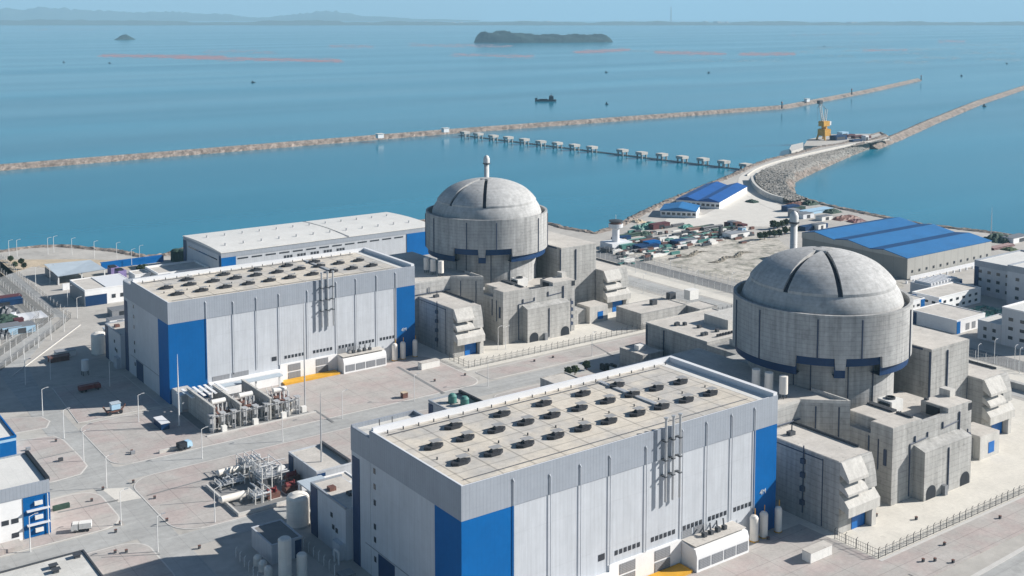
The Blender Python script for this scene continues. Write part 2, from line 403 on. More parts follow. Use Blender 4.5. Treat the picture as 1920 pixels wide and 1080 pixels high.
# causeway road and its armour stone
cw = [(1478, 398), (1440, 382), (1415, 366), (1402, 352), (1398, 340), (1405, 328), (1440, 311), (1500, 294), (1560, 280), (1640, 264), (1668, 262)]
cwp = [Vector(g2(x, y)) for x, y in cw]
def ribbon(name, pts, wdt, z, m, kind='structure', thick=.3, sub=6):
    P = []
    for i in range(len(pts) - 1):
        p0 = pts[max(0, i - 1)]; p1 = pts[i]; p2 = pts[i + 1]; p3 = pts[min(len(pts) - 1, i + 2)]
        for j in range(sub):
            t = j / sub
            P.append(.5 * ((2 * p1) + (p2 - p0) * t + (2 * p0 - 5 * p1 + 4 * p2 - p3) * t * t + (3 * p1 - p0 - 3 * p2 + p3) * t ** 3))
    P.append(pts[-1])
    b = MB()
    for i, p in enumerate(P):
        d = (P[min(i + 1, len(P) - 1)] - P[max(i - 1, 0)]).normalized(); nrm = Vector((-d.y, d.x)) * wdt / 2
        for q, zz in ((p - nrm, z - thick), (p - nrm, z), (p + nrm, z), (p + nrm, z - thick)): b.v.append((q.x, q.y, zz))
    for i in range(len(P) - 1):
        for j in range(3): b.f.append((4 * i + j, 4 * i + j + 1, 4 * i + j + 5, 4 * i + j + 4))
    return tag(b.build(name, m), kind=kind) if kind else b.build(name, m)
ribbon('causeway_road', cwp, 13, .12, 'brightc')
inner = [Vector(g2(x, y)) for x, y in ((1400, 330), (1420, 317), (1460, 303), (1520, 288), (1600, 271), (1660, 262))]
o = ribbon('parapet_wall', inner, 1.2, 1.3, 'hood', kind=None, thick=1.3); tag(o, 'pale curved parapet wall along the inner edge of the causeway', 'sea wall')
wallc = [Vector(g2(x, y)) for x, y in ((1409, 338), (1413, 350), (1425, 362), (1445, 373), (1470, 380))]
o = ribbon('retaining_wall', wallc, 2.2, 4.2, 'hood', kind=None, thick=4.2); tag(o, 'curved retaining wall shading the causeway bend, rocks behind it', 'wall')
# armour stone field (uneven sheet between road and outer water)
left = [Vector(g2(x, y)) for x, y in ((1481, 384), (1450, 372), (1428, 359), (1418, 347), (1416, 336), (1428, 325), (1465, 311), (1520, 297), (1590, 281), (1650, 270))]
right = [Vector(g2(x, y, SEA)) for x, y in ((1520, 386), (1503, 379), (1490, 369), (1486, 358), (1486, 348), (1499, 336), (1550, 313), (1600, 291), (1640, 276), (1674, 265))]
b = MB(); NS, NR = 40, 34; rr = random.Random(5); rows = []
for i in range(len(left) - 1):
    for j in range(NS):
        t = j / NS; a = left[i].lerp(left[i + 1], t); c = right[i].lerp(right[i + 1], t); row = []
        for k2 in range(NR + 1):
            s = k2 / NR; p = a.lerp(c, s); row.append(len(b.v))
            b.v.append((p.x + rr.uniform(-.6, .6), p.y + rr.uniform(-.6, .6), (2.6 * (1 - s) + .5 if s < .82 else .9 - (s - .82) / .18 * 8.0) + rr.uniform(-.35, .75)))
        rows.append(row)
for i in range(len(rows) - 1):
    for k2 in range(NR): b.f.append((rows[i][k2], rows[i][k2 + 1], rows[i + 1][k2 + 1], rows[i + 1][k2]))
tag(b.build('armour_stone_bank', 'rock'), kind='structure')

# long breakwaters
def breakwater(name, pts, label, wd=21, crest=6, top=-1.4, m='bwrock', seed=1):
    rr = random.Random(seed); b = MB(); rows = []
    prof = [(-wd / 2 - 2, SEA - 1), (-wd / 2, SEA + .3), (-wd * .36, SEA + 2.2), (-crest / 2, top), (-crest * .3, top + .9), (crest * .1, top + .7), (crest / 2, top), (wd * .36, SEA + 2.2), (wd / 2, SEA + .3), (wd / 2 + 2, SEA - 1)]
    for i in range(len(pts) - 1):
        a, c = Vector(pts[i]), Vector(pts[i + 1]); d = (c - a).normalized(); nr = Vector((-d.y, d.x)); m_ = int((c - a).length / 4.5)
        for j in range(m_ + (i == len(pts) - 2)):
            p = a.lerp(c, j / m_); row = []
            for u, z in prof:
                row.append(len(b.v)); jt = 1.0 if z < top else .15
                b.v.append((p.x + nr.x * u + rr.uniform(-1, 1) * jt, p.y + nr.y * u + rr.uniform(-1, 1) * jt, z + rr.uniform(-.5, .6) * jt))
            rows.append(row)
    for i in range(len(rows) - 1):
        for k2 in range(len(prof) - 1): b.f.append((rows[i][k2], rows[i][k2 + 1], rows[i + 1][k2 + 1], rows[i + 1][k2]))
    b.f.append(tuple(rows[0])); b.f.append(tuple(rows[-1][::-1]))
    return tag(b.build(name, m), label, 'breakwater')
breakwater('breakwater', [(-500, 1195), (250, 1220), (798, 1251), (1462, 1257), (1900, 1420), g2(1720, 151, SEA)], 'long rocky breakwater crossing the bay from the left edge to a small beacon', seed=2)
breakwater('breakwater', [g2(1630, 279, SEA), g2(1668, 264, SEA), g2(1740, 232, SEA), g2(1830, 195, SEA), g2(1935, 160, SEA)], 'rocky breakwater running from the crane quay out to the right edge', seed=3, wd=21)
for px, py, lab in ((835, 247, 'small pale hut on the long breakwater at the start of the row of piers'), (712, 258, 'small pale hut on the long breakwater behind the far dome'), (1513, 190, 'white hut on the long breakwater above the crane')):
    p = G(px, py, -.5); r = thing('hut', lab, 'hut', (p.x, p.y, -1)); b = MB(); b.box(p.x - 4, p.x + 4, p.y - 3, p.y + 3, -1, 4); b.build('wall', 'plinth', r)
    b = MB(); b.box(p.x - 4.6, p.x + 4.6, p.y - 3.6, p.y + 3.6, 4, 4.5); b.build('roof', 'groof', r)
for px, py, lab in ((1466, 203, 'short mast on the long breakwater left of the crane'), (1597, 177, 'short mast on the long breakwater right of the crane'), (1727, 150, 'beacon at the far tip of the long breakwater')):
    p = G(px, py, -.5); r = thing('beacon', lab, 'beacon', (p.x, p.y, -1)); b = MB(); b.tube((p.x, p.y, -1), (p.x, p.y, 8), 1.3, .9); b.build('column', 'dmetal', r)
    b = MB(); b.tube((p.x, p.y, 8), (p.x, p.y, 10.5), 1.8, .5); b.build('lantern', 'red', r)

# row of piers between the breakwater and the quay
xs_ = [872, 897, 925, 953, 983, 1014, 1045, 1077, 1110, 1167, 1203, 1241, 1279, 1318, 1357, 1398]
ys_ = [257, 260, 264, 267, 271, 275, 278, 282, 286, 292, 297, 300, 305, 309, 314, 320]
proto = None
for i, (px, py) in enumerate(zip(xs_, ys_)):
    p = G(px, py, SEA)
    if proto is None:
        r = thing('intake_pier', '', 'pier', (p.x, p.y, SEA), 'row of concrete piers in the water'); proto = r
        b = MB(); b.box(p.x - 4.5, p.x + 4.5, p.y - 5, p.y + 5, SEA + 4.4, SEA + 7.2); b.build('cap', 'croof', r)
        for sx in (-3, 3):
            for sy in (-3.6, 3.6):
                b = MB(); b.tube((p.x + sx, p.y + sy, SEA - 1), (p.x + sx, p.y + sy, SEA + 4.4), .95, n=8); b.build('leg', 'concrete', r)
    else: r = copy_tree(proto, loc=(p.x, p.y, SEA))
    r['label'] = ('small concrete pier standing in the water, nearest the long breakwater' if i == 0 else 'small concrete pier standing in the water, nearest the quay' if i == 15 else
                  'small concrete pier in the water, number %d of the row counted from the breakwater' % (i + 1))
b = MB(); a, c = G(860, 254, SEA), G(1412, 322, SEA)
b.tube((a.x, a.y, SEA + .3), (c.x, c.y, SEA + .3), .6, n=6); b.tube((a.x + 5, a.y, SEA + .3), (c.x + 5, c.y, SEA + .3), .5, n=6)
tag(b.build('floating_boom', 'concrete'), 'long low boom linking the row of piers across the water', 'boom')

# islands, far coast
def island_hill(name, label, pts, hmax, seed, m='hill'):
    rr = random.Random(seed); (ax, ay), (bx, by) = pts; a, c = Vector((ax, ay)), Vector((bx, by)); L = (c - a).length; d = (c - a) / L; nr = Vector((-d.y, d.x))
    b = MB(); nx, ny = 60, 14; 
    for i in range(nx + 1):
        t = i / nx
        env = hmax[0](t) if callable(hmax[0]) else hmax[0]
        wd = L * .13 * (math.sin(math.pi * t) ** .45) + 2
        for j in range(ny + 1):
            s = j / ny * 2 - 1; p = a + d * (L * t) + nr * (s * wd)
            z = SEA - 2 + env * (max(0, 1 - s * s)) ** .7 * (.88 + .12 * math.sin(t * 37 + s * 5)) + rr.uniform(-1, 1) * env * .08
            b.v.append((p.x, p.y, z if 0 < j < ny and 0 < i < nx else SEA - 3))
    for i in range(nx):
        for j in range(ny): o_ = i * (ny + 1) + j; b.f.append((o_, o_ + 1, o_ + ny + 2, o_ + ny + 1))
    return tag(b.build(name, m, smooth=True), label, 'island')
def e1(t): return 66 * min(1, (t / .06) ** .6 if t > 0 else 0) * (1 if t < .22 else 1 - (t - .22) * 1.4 if t < .42 else .72) * min(1, ((1 - t) / .07) ** .6 if t < 1 else 0)
island_hill('island', 'long dark wooded island in the middle distance', (g2(888, 80, SEA), g2(1150, 79, SEA)), (e1,), 4)
island_hill('island', 'tiny dark islet in the bay at upper left', (g2(210, 75, SEA), g2(258, 74, SEA)), (lambda t: 34 * math.sin(math.pi * t) ** 2,), 5)
def ridge(name, px0, px1, pyb, hfun, m, seed, n=160, depth=1500):
    rr = random.Random(seed); b = MB()
    for i in range(n + 1):
        px = px0 + (px1 - px0) * i / n; p = G(px, pyb, SEA); d = Vector((p.x, p.y)).normalized()
        h = hfun(px) * (1 + rr.uniform(-.12, .12))
        for k2, (dd, zz) in enumerate(((0, SEA - 1), (60, SEA + h * .12), (depth * .3, SEA + h * .75), (depth * .55, SEA + h), (depth, SEA))):
            b.v.append((p.x + d.x * dd, p.y + d.y * dd, zz))
    for i in range(n):
        for j in range(4): o_ = i * 5 + j; b.f.append((o_, o_ + 1, o_ + 6, o_ + 5))
    return tag(b.build(name, m, smooth=True), kind='structure')
def wob(x, *a): return sum(am * (.5 + .5 * math.sin(x / per + ph)) for am, per, ph in a)
ridge('hills', -80, 2000, 47.5, lambda x: 24 + wob(x, (14, 37, 0), (10, 13, 1), (6, 5, 2)) + (30 if x < 640 else 0) * wob(x, (1, 90, 0)), 'farhill', 1)
ridge('mountains', -80, 900, 40, lambda x: (60 + 170 * max(0, 1 - abs(x - 80) / 420) + 110 * max(0, 1 - abs(x - 600) / 90) + wob(x, (40, 45, 0), (25, 17, 2))) * min(1, max(0.02, (900 - x) / 200)), 'farhill', 2, depth=4000)
# distant town: low blocks strung along the coast, far too many to count
b = MB(); rr = random.Random(11)
for i in range(230):
    px = rr.choice((rr.uniform(0, 300), rr.uniform(1000, 1500), rr.uniform(640, 1900))); p = G(px, rr.uniform(44.5, 46.8), SEA)
    h = rr.uniform(12, 42); s = rr.uniform(18, 45); b.box(p.x - s, p.x + s, p.y - s, p.y + s, SEA, SEA + h)
tag(b.build('distant_town', 'farcity'), 'haze-blue town strung along the far coast', 'town', kind='stuff')
p = G(1258, 46, SEA); b = MB(); b.tube((p.x, p.y, SEA), (p.x, p.y, 240), 9, 5); tag(b.build('chimney', 'farcity'), 'tall thin chimney on the far coast', 'chimney')
# aquaculture floats
def rafts(name, label, rects, m, seed):
    rr = random.Random(seed); b = MB()
    for px0, px1, py0, py1, cnt in rects:
        cnt = int(cnt * 1.6)
        for i in range(cnt):
            x = rr.uniform(px0, px1); y = py0 + (py1 - py0) * ((x - px0) / (px1 - px0)) + rr.gauss(0, 1.7)
            p = G(x, y, SEA); l = rr.uniform(6, 26); b.box(p.x - l, p.x + l * .6, p.y - .5, p.y + .5, SEA - .2, SEA + .35)
    tag(b.build(name, m), label, 'floats', kind='stuff')
rafts('mussel_rafts', 'pinkish red lines of floats on the water at upper left', ((190, 420, 104, 107, 330), (330, 640, 108, 114, 420), (60, 230, 55, 53, 90), (380, 520, 96, 98, 40)), 'raft', 1)
rafts('mussel_rafts', 'pinkish lines of floats around and right of the wooded island', ((620, 700, 86, 87, 60), (770, 960, 84, 87, 160), (850, 1000, 102, 106, 120), (1080, 1180, 98, 93, 260), (1230, 1360, 98, 101, 260), (1390, 1490, 101, 101, 200), (1480, 1580, 65, 64, 60), (1590, 1650, 63, 63, 60), (1760, 1810, 77, 78, 90), (1620, 1700, 95, 93, 70)), 'raft', 2)
rafts('float_lines', 'pale grey grids of floats at upper right', tuple((q, q + w_, y, y + .4, n_) for q, w_, y, n_ in ((1260, 220, 113, 60), (1180, 110, 95, 40), (1440, 90, 97, 40), (1530, 120, 88, 50), (1580, 150, 94, 60), (1650, 90, 100, 40), (1700, 200, 92, 70), (1720, 80, 108, 30), (1760, 150, 84, 60), (1800, 110, 99, 50), (1540, 60, 105, 20), (1620, 120, 116, 40), (1840, 80, 112, 30), (1850, 70, 72, 30), (1600, 90, 78, 30), (1500, 60, 90, 20))), 'raft2', 3)

# ================================================================== ONE POWER UNIT (built once, then copied)
HX, HY, HL, HW, HZ = 141.95, 216.1, 109.5, 44.0, 39.8
UNIT = []   # (object, near label, far label)
def ut(name, near, far, cat, loc, group=None):
    r = thing(name, near, cat, loc, group); UNIT.append((r, far)); return r
def txt(body, size, loc, rot, m, parent, name='lettering'):
    cu = bpy.data.curves.new('t', 'FONT'); cu.body = body; cu.size = size; cu.extrude = .05; cu.resolution_u = 2
    t = bpy.data.objects.new('t', cu); COL.objects.link(t)
    bpy.context.view_layer.update()
    me = bpy.data.meshes.new_from_object(t.evaluated_get(bpy.context.evaluated_depsgraph_get())); bpy.data.objects.remove(t)
    o = bpy.data.objects.new(name, me); COL.objects.link(o); me.materials.clear(); me.materials.append(M[m])
    o.parent = parent; o.location = Vector(loc) - ORG[parent.name]; o.rotation_euler = rot; return o

def turbine_hall():
    X, Y, L, W, Z = HX, HY, HL, HW, HZ
    r = ut('turbine_hall', 'nearer turbine hall, white and blue cladding under a grey band, in the foreground', 'farther turbine hall, white and blue cladding under a grey band, behind the transformer yard', 'industrial hall', (X, Y, 0))
    zb = Z - 8.5
    MB().box(X, X + L, Y, Y + W, 0, Z - .9).build('wall', 'white', r)
    b = MB(); t = .16
    b.box(X - t, X + L + t, Y - t, Y, zb, Z); b.box(X - t, X, Y, Y + W, zb, Z); b.box(X + L, X + L + t, Y, Y + W, zb, Z); b.box(X - t, X + L + t, Y + W, Y + W + t, zb, Z)
    b.build('upper_band', 'grey', r)
    b = MB(); b.box(X - .12, X + 15, Y - .12, Y, 0, zb); b.box(X - .12, X, Y, Y + 11.7, 0, zb)
    b.build('corner_panel', 'blue', r)
    b = MB(); b.box(X + L - 9.4, X + L + .12, Y - .12, Y, 0, zb); b.box(X + L, X + L + .12, Y, Y + 12, 0, zb); b.build('corner_panel', 'blue', r)
    MB().box(X + .4, X + L - 3.2, Y + .3, Y + W - .6, Z - .9, Z - .75).build('roof', 'roof', r)
    b = MB(); b.box(X, X + .5, Y, Y + W, Z - .9, Z + .12); b.box(X + .5, X + L - 3.2, Y, Y + .35, Z - .9, Z - .02)
    b.box(X + .5, X + L, Y + W - .9, Y + W, Z - .9, Z + .85); b.box(X + L - 1.6, X + L, Y, Y + W - .9, Z - .9, Z + .85)
    b.build('parapet', 'trim', r)
    b = MB(); b.box(X + L - 6.2, X + L - 1.6, Y + .35, Y + W - 1, Z - .9, Z - .70); b.build('roof_edge', 'wroof', r)
    # plinth and its louvres
    MB().box(X + 45.5, X + 71.2, Y - .45, Y, 0, 7.3).build('plinth', 'plinth', r)
    MB().box(X + 15.3, X + 45.5, Y - 3.2, Y, 0, 5.6).build('plinth', 'plinth', r)
    pl = []
    for a, c, z0, z1 in ((49, 54.4, 3.9, 6.7), (49, 54.4, .5, 3.4), (61.5, 67, 3.9, 6.7), (61.5, 67, .5, 3.4)):
        MB().box(X + a, X + c, Y - .6, Y - .45, z0, z1).build('louvre_panel', 'louvre', r)
    for a, c in ((71.8, 75.6), (76.4, 80.2)): MB().box(X + a, X + c, Y - .12, Y, 7.0, 9.2).build('louvre_panel', 'louvre', r)
    for a, c in ((17, 24), (25, 32)): MB().box(X + a, X + c, Y - .14, Y, 5.8, 7.6).build('louvre_panel', 'louvre', r)
    an = MB(); x0, x1 = X + 71.3, X + 91.6
    an.extr('X', [(Y, 0), (Y - 6.4, 0), (Y - 6.4, 4.6), (Y - 5.8, 6.2), (Y, 6.9)], x0, x1); an = an.build('side_annex', 'plinth', r)
    MB().box(x0 + .2, x1 - .2, Y - 5.5, Y - .3, 6.91, 7.02).build('roof', 'croof', an)
    for i in range(4): MB().box(x0 + .8 + i * 4.9, x0 + 5.1 + i * 4.9, Y - 6.52, Y - 6.4, .9, 3.6).build('louvre_panel', 'louvre', an)
    b = MB(); rr = random.Random(4)
    for i in range(4): xx = x0 + 6 + i * 2.6; b.box(xx, xx + 1.1, Y - 3.2, Y - 2, 7.02, 8.0 + rr.random()); b.tube((xx + .5, Y - 2.6, 7.6), (xx + 1.8, Y - 1.0, 9.2), .28)
    b.build('roof_fan', 'dmetal', an)
    # window strips
    w0 = None
    def win(x, z, wd=1.25, h=1.15):
        nonlocal w0
        if w0 is None: 
            w0 = MB().box(X, X + 1, Y - .1, Y - .02, 0, 1).build('window', 'glass', r); w0.location = (x - X, 0, z); w0.scale = (wd, 1, h)
        else:
            c = w0.copy(); COL.objects.link(c); c.parent = r; c.location = (x - X, 0, z); c.scale = (wd, 1, h)
    for a, cnt in ((189.6, 6), (202.4, 6), (214.2, 5), (223.9, 5), (234.0, 5)):
        for i in range(cnt): win(a + i * 1.55, 9.3, 1.0, 1.25)
    win(184.0, 9.3, 2.1, 1.7)
    ws = None
    for z in (28.8, 24.6, 20.2, 13.6, 10.0, 4.6):
        if ws is None: ws = MB().box(X - .08, X, Y + W - 2.8, Y + W - 1.7, 0, 1.5).build('window', 'glass', r); ws.location = (0, 0, z)
        else: c = ws.copy(); COL.objects.link(c); c.parent = r; c.location = (0, 0, z)
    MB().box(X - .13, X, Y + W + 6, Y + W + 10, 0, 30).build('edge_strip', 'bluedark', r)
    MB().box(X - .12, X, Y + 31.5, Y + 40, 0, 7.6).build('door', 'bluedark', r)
    MB().box(X - .16, X, Y + 11.8, Y + W + 3, 7.9, 8.05).build('seam', 'louvre', r)
    # downpipes
    d0 = None
    for x, zt in ((156.9, 38.2), (168.1, 36.6), (177.8, 36.8), (187.6, 36.8), (200.2, 36.4), (213.4, 38.2), (222.7, 38.2), (232.6, 38.2), (242, 38.2)):
        b = MB(); b.tube((x, Y - .4, 7.4), (x, Y - .4, zt - .8), .13, n=8); b.tube((x, Y - .4, zt - .8), (x - .35, Y - .2, zt), .18, n=8); b.build('downpipe', 'white', r)
    for i, x in enumerate((206.0, 208.7, 211.2)):
        b = MB(); b.tube((x, Y - 1.5, 20.0), (x, Y - 1.5, 42.8), .36, n=10); b.tube((x, Y - 1.5, 42.8), (x, Y - 1.5, 43.2), .6, .6, n=10); e = b.build('exhaust_pipe', 'metal', r)
        for z in (36.5, 31.3, 26.8): MB().box(x - .5, x + .5, Y - 1.95, Y, z, z + .28).build('bracket', 'dmetal', e)
    # roof ventilators
    v0 = None
    rows = [(229.2, (150.3, 160.2, 170.2, 180.1, 189.4, 198.6, 209, 218.2, 227.8, 237.6)), (241.8, (150.3, 160.0, 170, 179.7, 188.8, 198.6, 209, 218.4, 227.9, 237.8)), (250.8, (162.2, 178.2, 192.8, 207.2, 220.4))]
    for yy, xx in rows:
        for x in xx:
            if v0 is None:
                q = MB(); q.prism([(X - 2.7, Y - .4), (X - 1.5, Y - 1.35), (X + 1.3, Y - 1.35), (X + 2.9, Y - .2), (X + 2.9, Y + .3), (X + 1.3, Y + 1.35), (X - 1.5, Y + 1.35), (X - 2.7, Y + .3)], Z - .75, Z + .05); q.box(X - .7, X + .9, Y - .7, Y + .7, Z + .05, Z + .55)
                v0 = q.build('roof_ventilator', 'vent', r)
                b = MB(); b.box(X - .3, X + 2.7, Y - .2, Y + 1.9, Z + .65, Z + .75); b.tube((X + 2.3, Y + 1.4, Z - .75), (X + 2.3, Y + 1.4, Z + .65), .1, n=4)
                hd = b.build('hood', 'ventplate', r); hd.parent = v0
                v0.location = (x - X, yy - Y, 0)
            else:
                c = v0.copy(); COL.objects.link(c); c.parent = r; c.location = (x - X, yy - Y, 0)
                h2 = hd.copy(); COL.objects.link(h2); h2.parent = c
    # small roof fittings, lightning wire posts and walkway
    b = MB()
    for i in range(22): x = X + 4 + i * 4.8; b.tube((x, Y + W - 2.4, Z - .75), (x, Y + W - 2.4, Z + .1), .18, n=6)
    for i in range(11): x = X + 5 + i * 9.4; b.tube((x, Y + 18.6, Z - .75), (x, Y + 18.6, Z - .1), .22, n=6)
    b.tube((X + 3, Y + W - 4.2, Z - .5), (X + L - 9, Y + W - 4.2, Z - .5), .13, n=5); b.tube((X + 3, Y + 4, Z - .5), (X + L - 8, Y + 4, Z - .5), .08, n=5)
    b.build('roof_fittings', 'dmetal', r)
    b = MB(); b.box(218, 219.4, Y + 16, Y + W - 3, Z - .72, Z - .3); b.build('roof_walkway', 'metal', r)
    # rear stair block
    Y2 = Y + W + 10.6
    ra = MB().box(X, X + 20, Y + W + .2, Y2, 0, Z - 2.6).build('rear_block', 'white', r)
    b = MB(); b.box(X - .16, X, Y + W + .2, Y2, zb, Z - 2.0); b.box(X, X + .8, Y + W + .2, Y2, Z - 2.6, Z - 1.9); b.box(X, X + 20, Y2 - .6, Y2, Z - 2.6, Z - 1.4); b.box(X + 19.4, X + 20, Y + W + .2, Y2 - .6, Z - 2.6, Z - 1.4); b.build('parapet', 'grey', ra)
    MB().box(X + .8, X + 19.4, Y + W + .3, Y2 - .6, Z - 2.6, Z - 2.5).build('roof', 'groof', ra)
    b = MB()
    for q in (6, 10): b.tube((X + q, Y2 - 5, Z - 2.5), (X + q, Y2 - 5, Z + .2), .12); b.box(X + q - .5, X + q + .5, Y2 - 5.5, Y2 - 4.5, Z - 2.5, Z - 2.0)
    b.build('roof_mast', 'dmetal', ra)
    txt('4M', 2.1, (X + L - 6.9, Y - .2, 11.6), (R_(90), 0, 0), 'marking', r)
    return r
turbine_hall()

def reactor():
    cx, cy = 314.6, 251.6
    r = ut('reactor_building', 'nearer concrete reactor building with ribbed dome, at the right', 'farther concrete reactor building with ribbed dome, left of centre against the water', 'reactor building', (cx, cy, 0))
    MB().lathe(cx, cy, [(24.5, 0), (24.5, 37)], 96).build('lower_wall', 'drum', r)
    # outer drum with stepped lower edge
    def zb(a):
        a %= 360
        if 204 <= a < 228 or 234.2 <= a < 259.2: return 39.4
        return 35.6
    def ring(b, ro, ri, top, botf, n=720):
        k0 = len(b.v)
        for i in range(n):
            a = i * 360 / n; t = R_(a); z = botf(a)
            for rr_, zz in ((ro, z), (ro, top), (ri, top), (ri, z)): b.v.append((cx + rr_ * math.cos(t), cy + rr_ * math.sin(t), zz))
        for i in range(n):
            j = (i + 1) % n
            za, zc = botf(i * 360 / n), botf(j * 360 / n)
            for q in range(4):
                b.f.append((k0 + 4 * i + q, k0 + 4 * j + q, k0 + 4 * j + (q + 1) % 4, k0 + 4 * i + (q + 1) % 4))
    b = MB(); ring(b, 30, 28.9, 53.4, zb); b.build('drum', 'drum', r)
    b = MB(); ring(b, 29.2, 24.5, 0, lambda a: 0, 8) if 0 else None
    ring(b, 29.15, 28.6, 37.2, lambda a: zb(a) - 2.9); 
    b2 = MB(); 
    def band(bb, n=720):
        for i in range(n):
            a, a2 = i * 360 / n, (i + 1) * 360 / n; t, t2 = R_(a), R_(a2); z = min(zb(a), zb(a2)); hi = max(zb(a), zb(a2)) + .4
            bb.quad((cx + 29.0 * math.cos(t), cy + 29.0 * math.sin(t), z - 2.9), (cx + 29.0 * math.cos(t2), cy + 29.0 * math.sin(t2), z - 2.9), (cx + 29.0 * math.cos(t2), cy + 29.0 * math.sin(t2), hi), (cx + 29.0 * math.cos(t), cy + 29.0 * math.sin(t), hi))
            bb.quad((cx + 29.0 * math.cos(t), cy + 29.0 * math.sin(t), z - 2.9), (cx + 24.4 * math.cos(t), cy + 24.4 * math.sin(t), z - 2.9), (cx + 24.4 * math.cos(t2), cy + 24.4 * math.sin(t2), z - 2.9), (cx + 29.0 * math.cos(t2), cy + 29.0 * math.sin(t2), z - 2.9))
    band(b2); b2.build('blue_band', 'bluedark', r)
    MB().lathe(cx, cy, [(28.95, 50.4), (26.9, 50.4)], 96).build('gutter', 'concrete', r)
    def dz(rad, extra=0): return 50.4 + 16.9 * math.sqrt(max(0, 1 - min(1, rad / 27.25) ** 2.05)) + extra
    prof = [(27.25, 50.3)] + [(27.25 * math.sin(math.pi / 2 * i / 26), dz(27.25 * math.sin(math.pi / 2 * i / 26))) for i in range(26, -1, -1)]
    prof[-1] = (0.02, prof[-1][1])
    MB().lathe(cx, cy, prof, 120).build('dome', 'dome', r, smooth=True)
    # raised shell segments with open channels between them
    gaps = [190.5, 232.8, 11, 52.5]
    gaps = sorted(g % 360 for g in gaps)
    for i, g0 in enumerate(gaps):
        g1 = gaps[(i + 1) % len(gaps)] + (360 if i == len(gaps) - 1 else 0)
        b = MB(); NR_, NA = 18, 44; hw = .85; th = 1.7; grid = []
        for j in range(NR_ + 1):
            rad = 3.2 + (24.4 - 3.2) * j / NR_; th = 1.7 if rad < 19 else 1.7 - (rad - 19) * .14; da = math.degrees(hw / rad); row = []
            for k2 in range(NA + 1):
                a = R_(g0 + da + (g1 - g0 - 2 * da) * k2 / NA); row.append(len(b.v)); b.v.append((cx + rad * math.cos(a), cy + rad * math.sin(a), dz(rad, th)))
            grid.append(row)
        low = []
        for row in grid:
            low.append([len(b.v) + q for q in range(NA + 1)])
            for q in row: v = b.v[q]; b.v.append((v[0], v[1], v[2] - th - .3))
        for j in range(NR_):
            for k2 in range(NA): b.f.append((grid[j][k2], grid[j + 1][k2], grid[j + 1][k2 + 1], grid[j][k2 + 1]))
            for k2 in (0, NA): b.f.append((grid[j][k2], grid[j + 1][k2], low[j + 1][k2], low[j][k2]))
        for j in (0, NR_):
            for k2 in range(NA): b.f.append((grid[j][k2], grid[j][k2 + 1], low[j][k2 + 1], low[j][k2]))
        b.build('shell_segment', 'dome', r)
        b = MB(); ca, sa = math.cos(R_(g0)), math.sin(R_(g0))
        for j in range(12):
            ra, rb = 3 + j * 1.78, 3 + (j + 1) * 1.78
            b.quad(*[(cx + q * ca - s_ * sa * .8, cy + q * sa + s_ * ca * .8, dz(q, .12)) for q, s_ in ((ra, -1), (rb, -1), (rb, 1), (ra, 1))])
        b.build('channel_shade', 'chan', r)  # dark strips added on the channel floors as painted shade
    MB().lathe(cx, cy, [(.01, 69.2), (3.0, 69.0), (3.3, 68.0)], 24).build('crown', 'dome', r)
    # vertical conductors on the drum
    for a in (178, 217, 244.2, 291, 320, 350, 30, 70, 110, 150):
        t = R_(a); x, y = cx + 30.12 * math.cos(t), cy + 30.12 * math.sin(t)
        b = MB(); b.tube((x, y, zb(a) - .1), (x, y, 52.0), .28, n=6)
        b.build('conductor', 'conduct', r)
    for a in (199, 212, 240, 262):
        t = R_(a); x, y = cx + 24.7 * math.cos(t), cy + 24.7 * math.sin(t); MB().tube((x, y, 20), (x, y, 36), .2, n=6).build('conductor', 'conduct', r)
reactor()

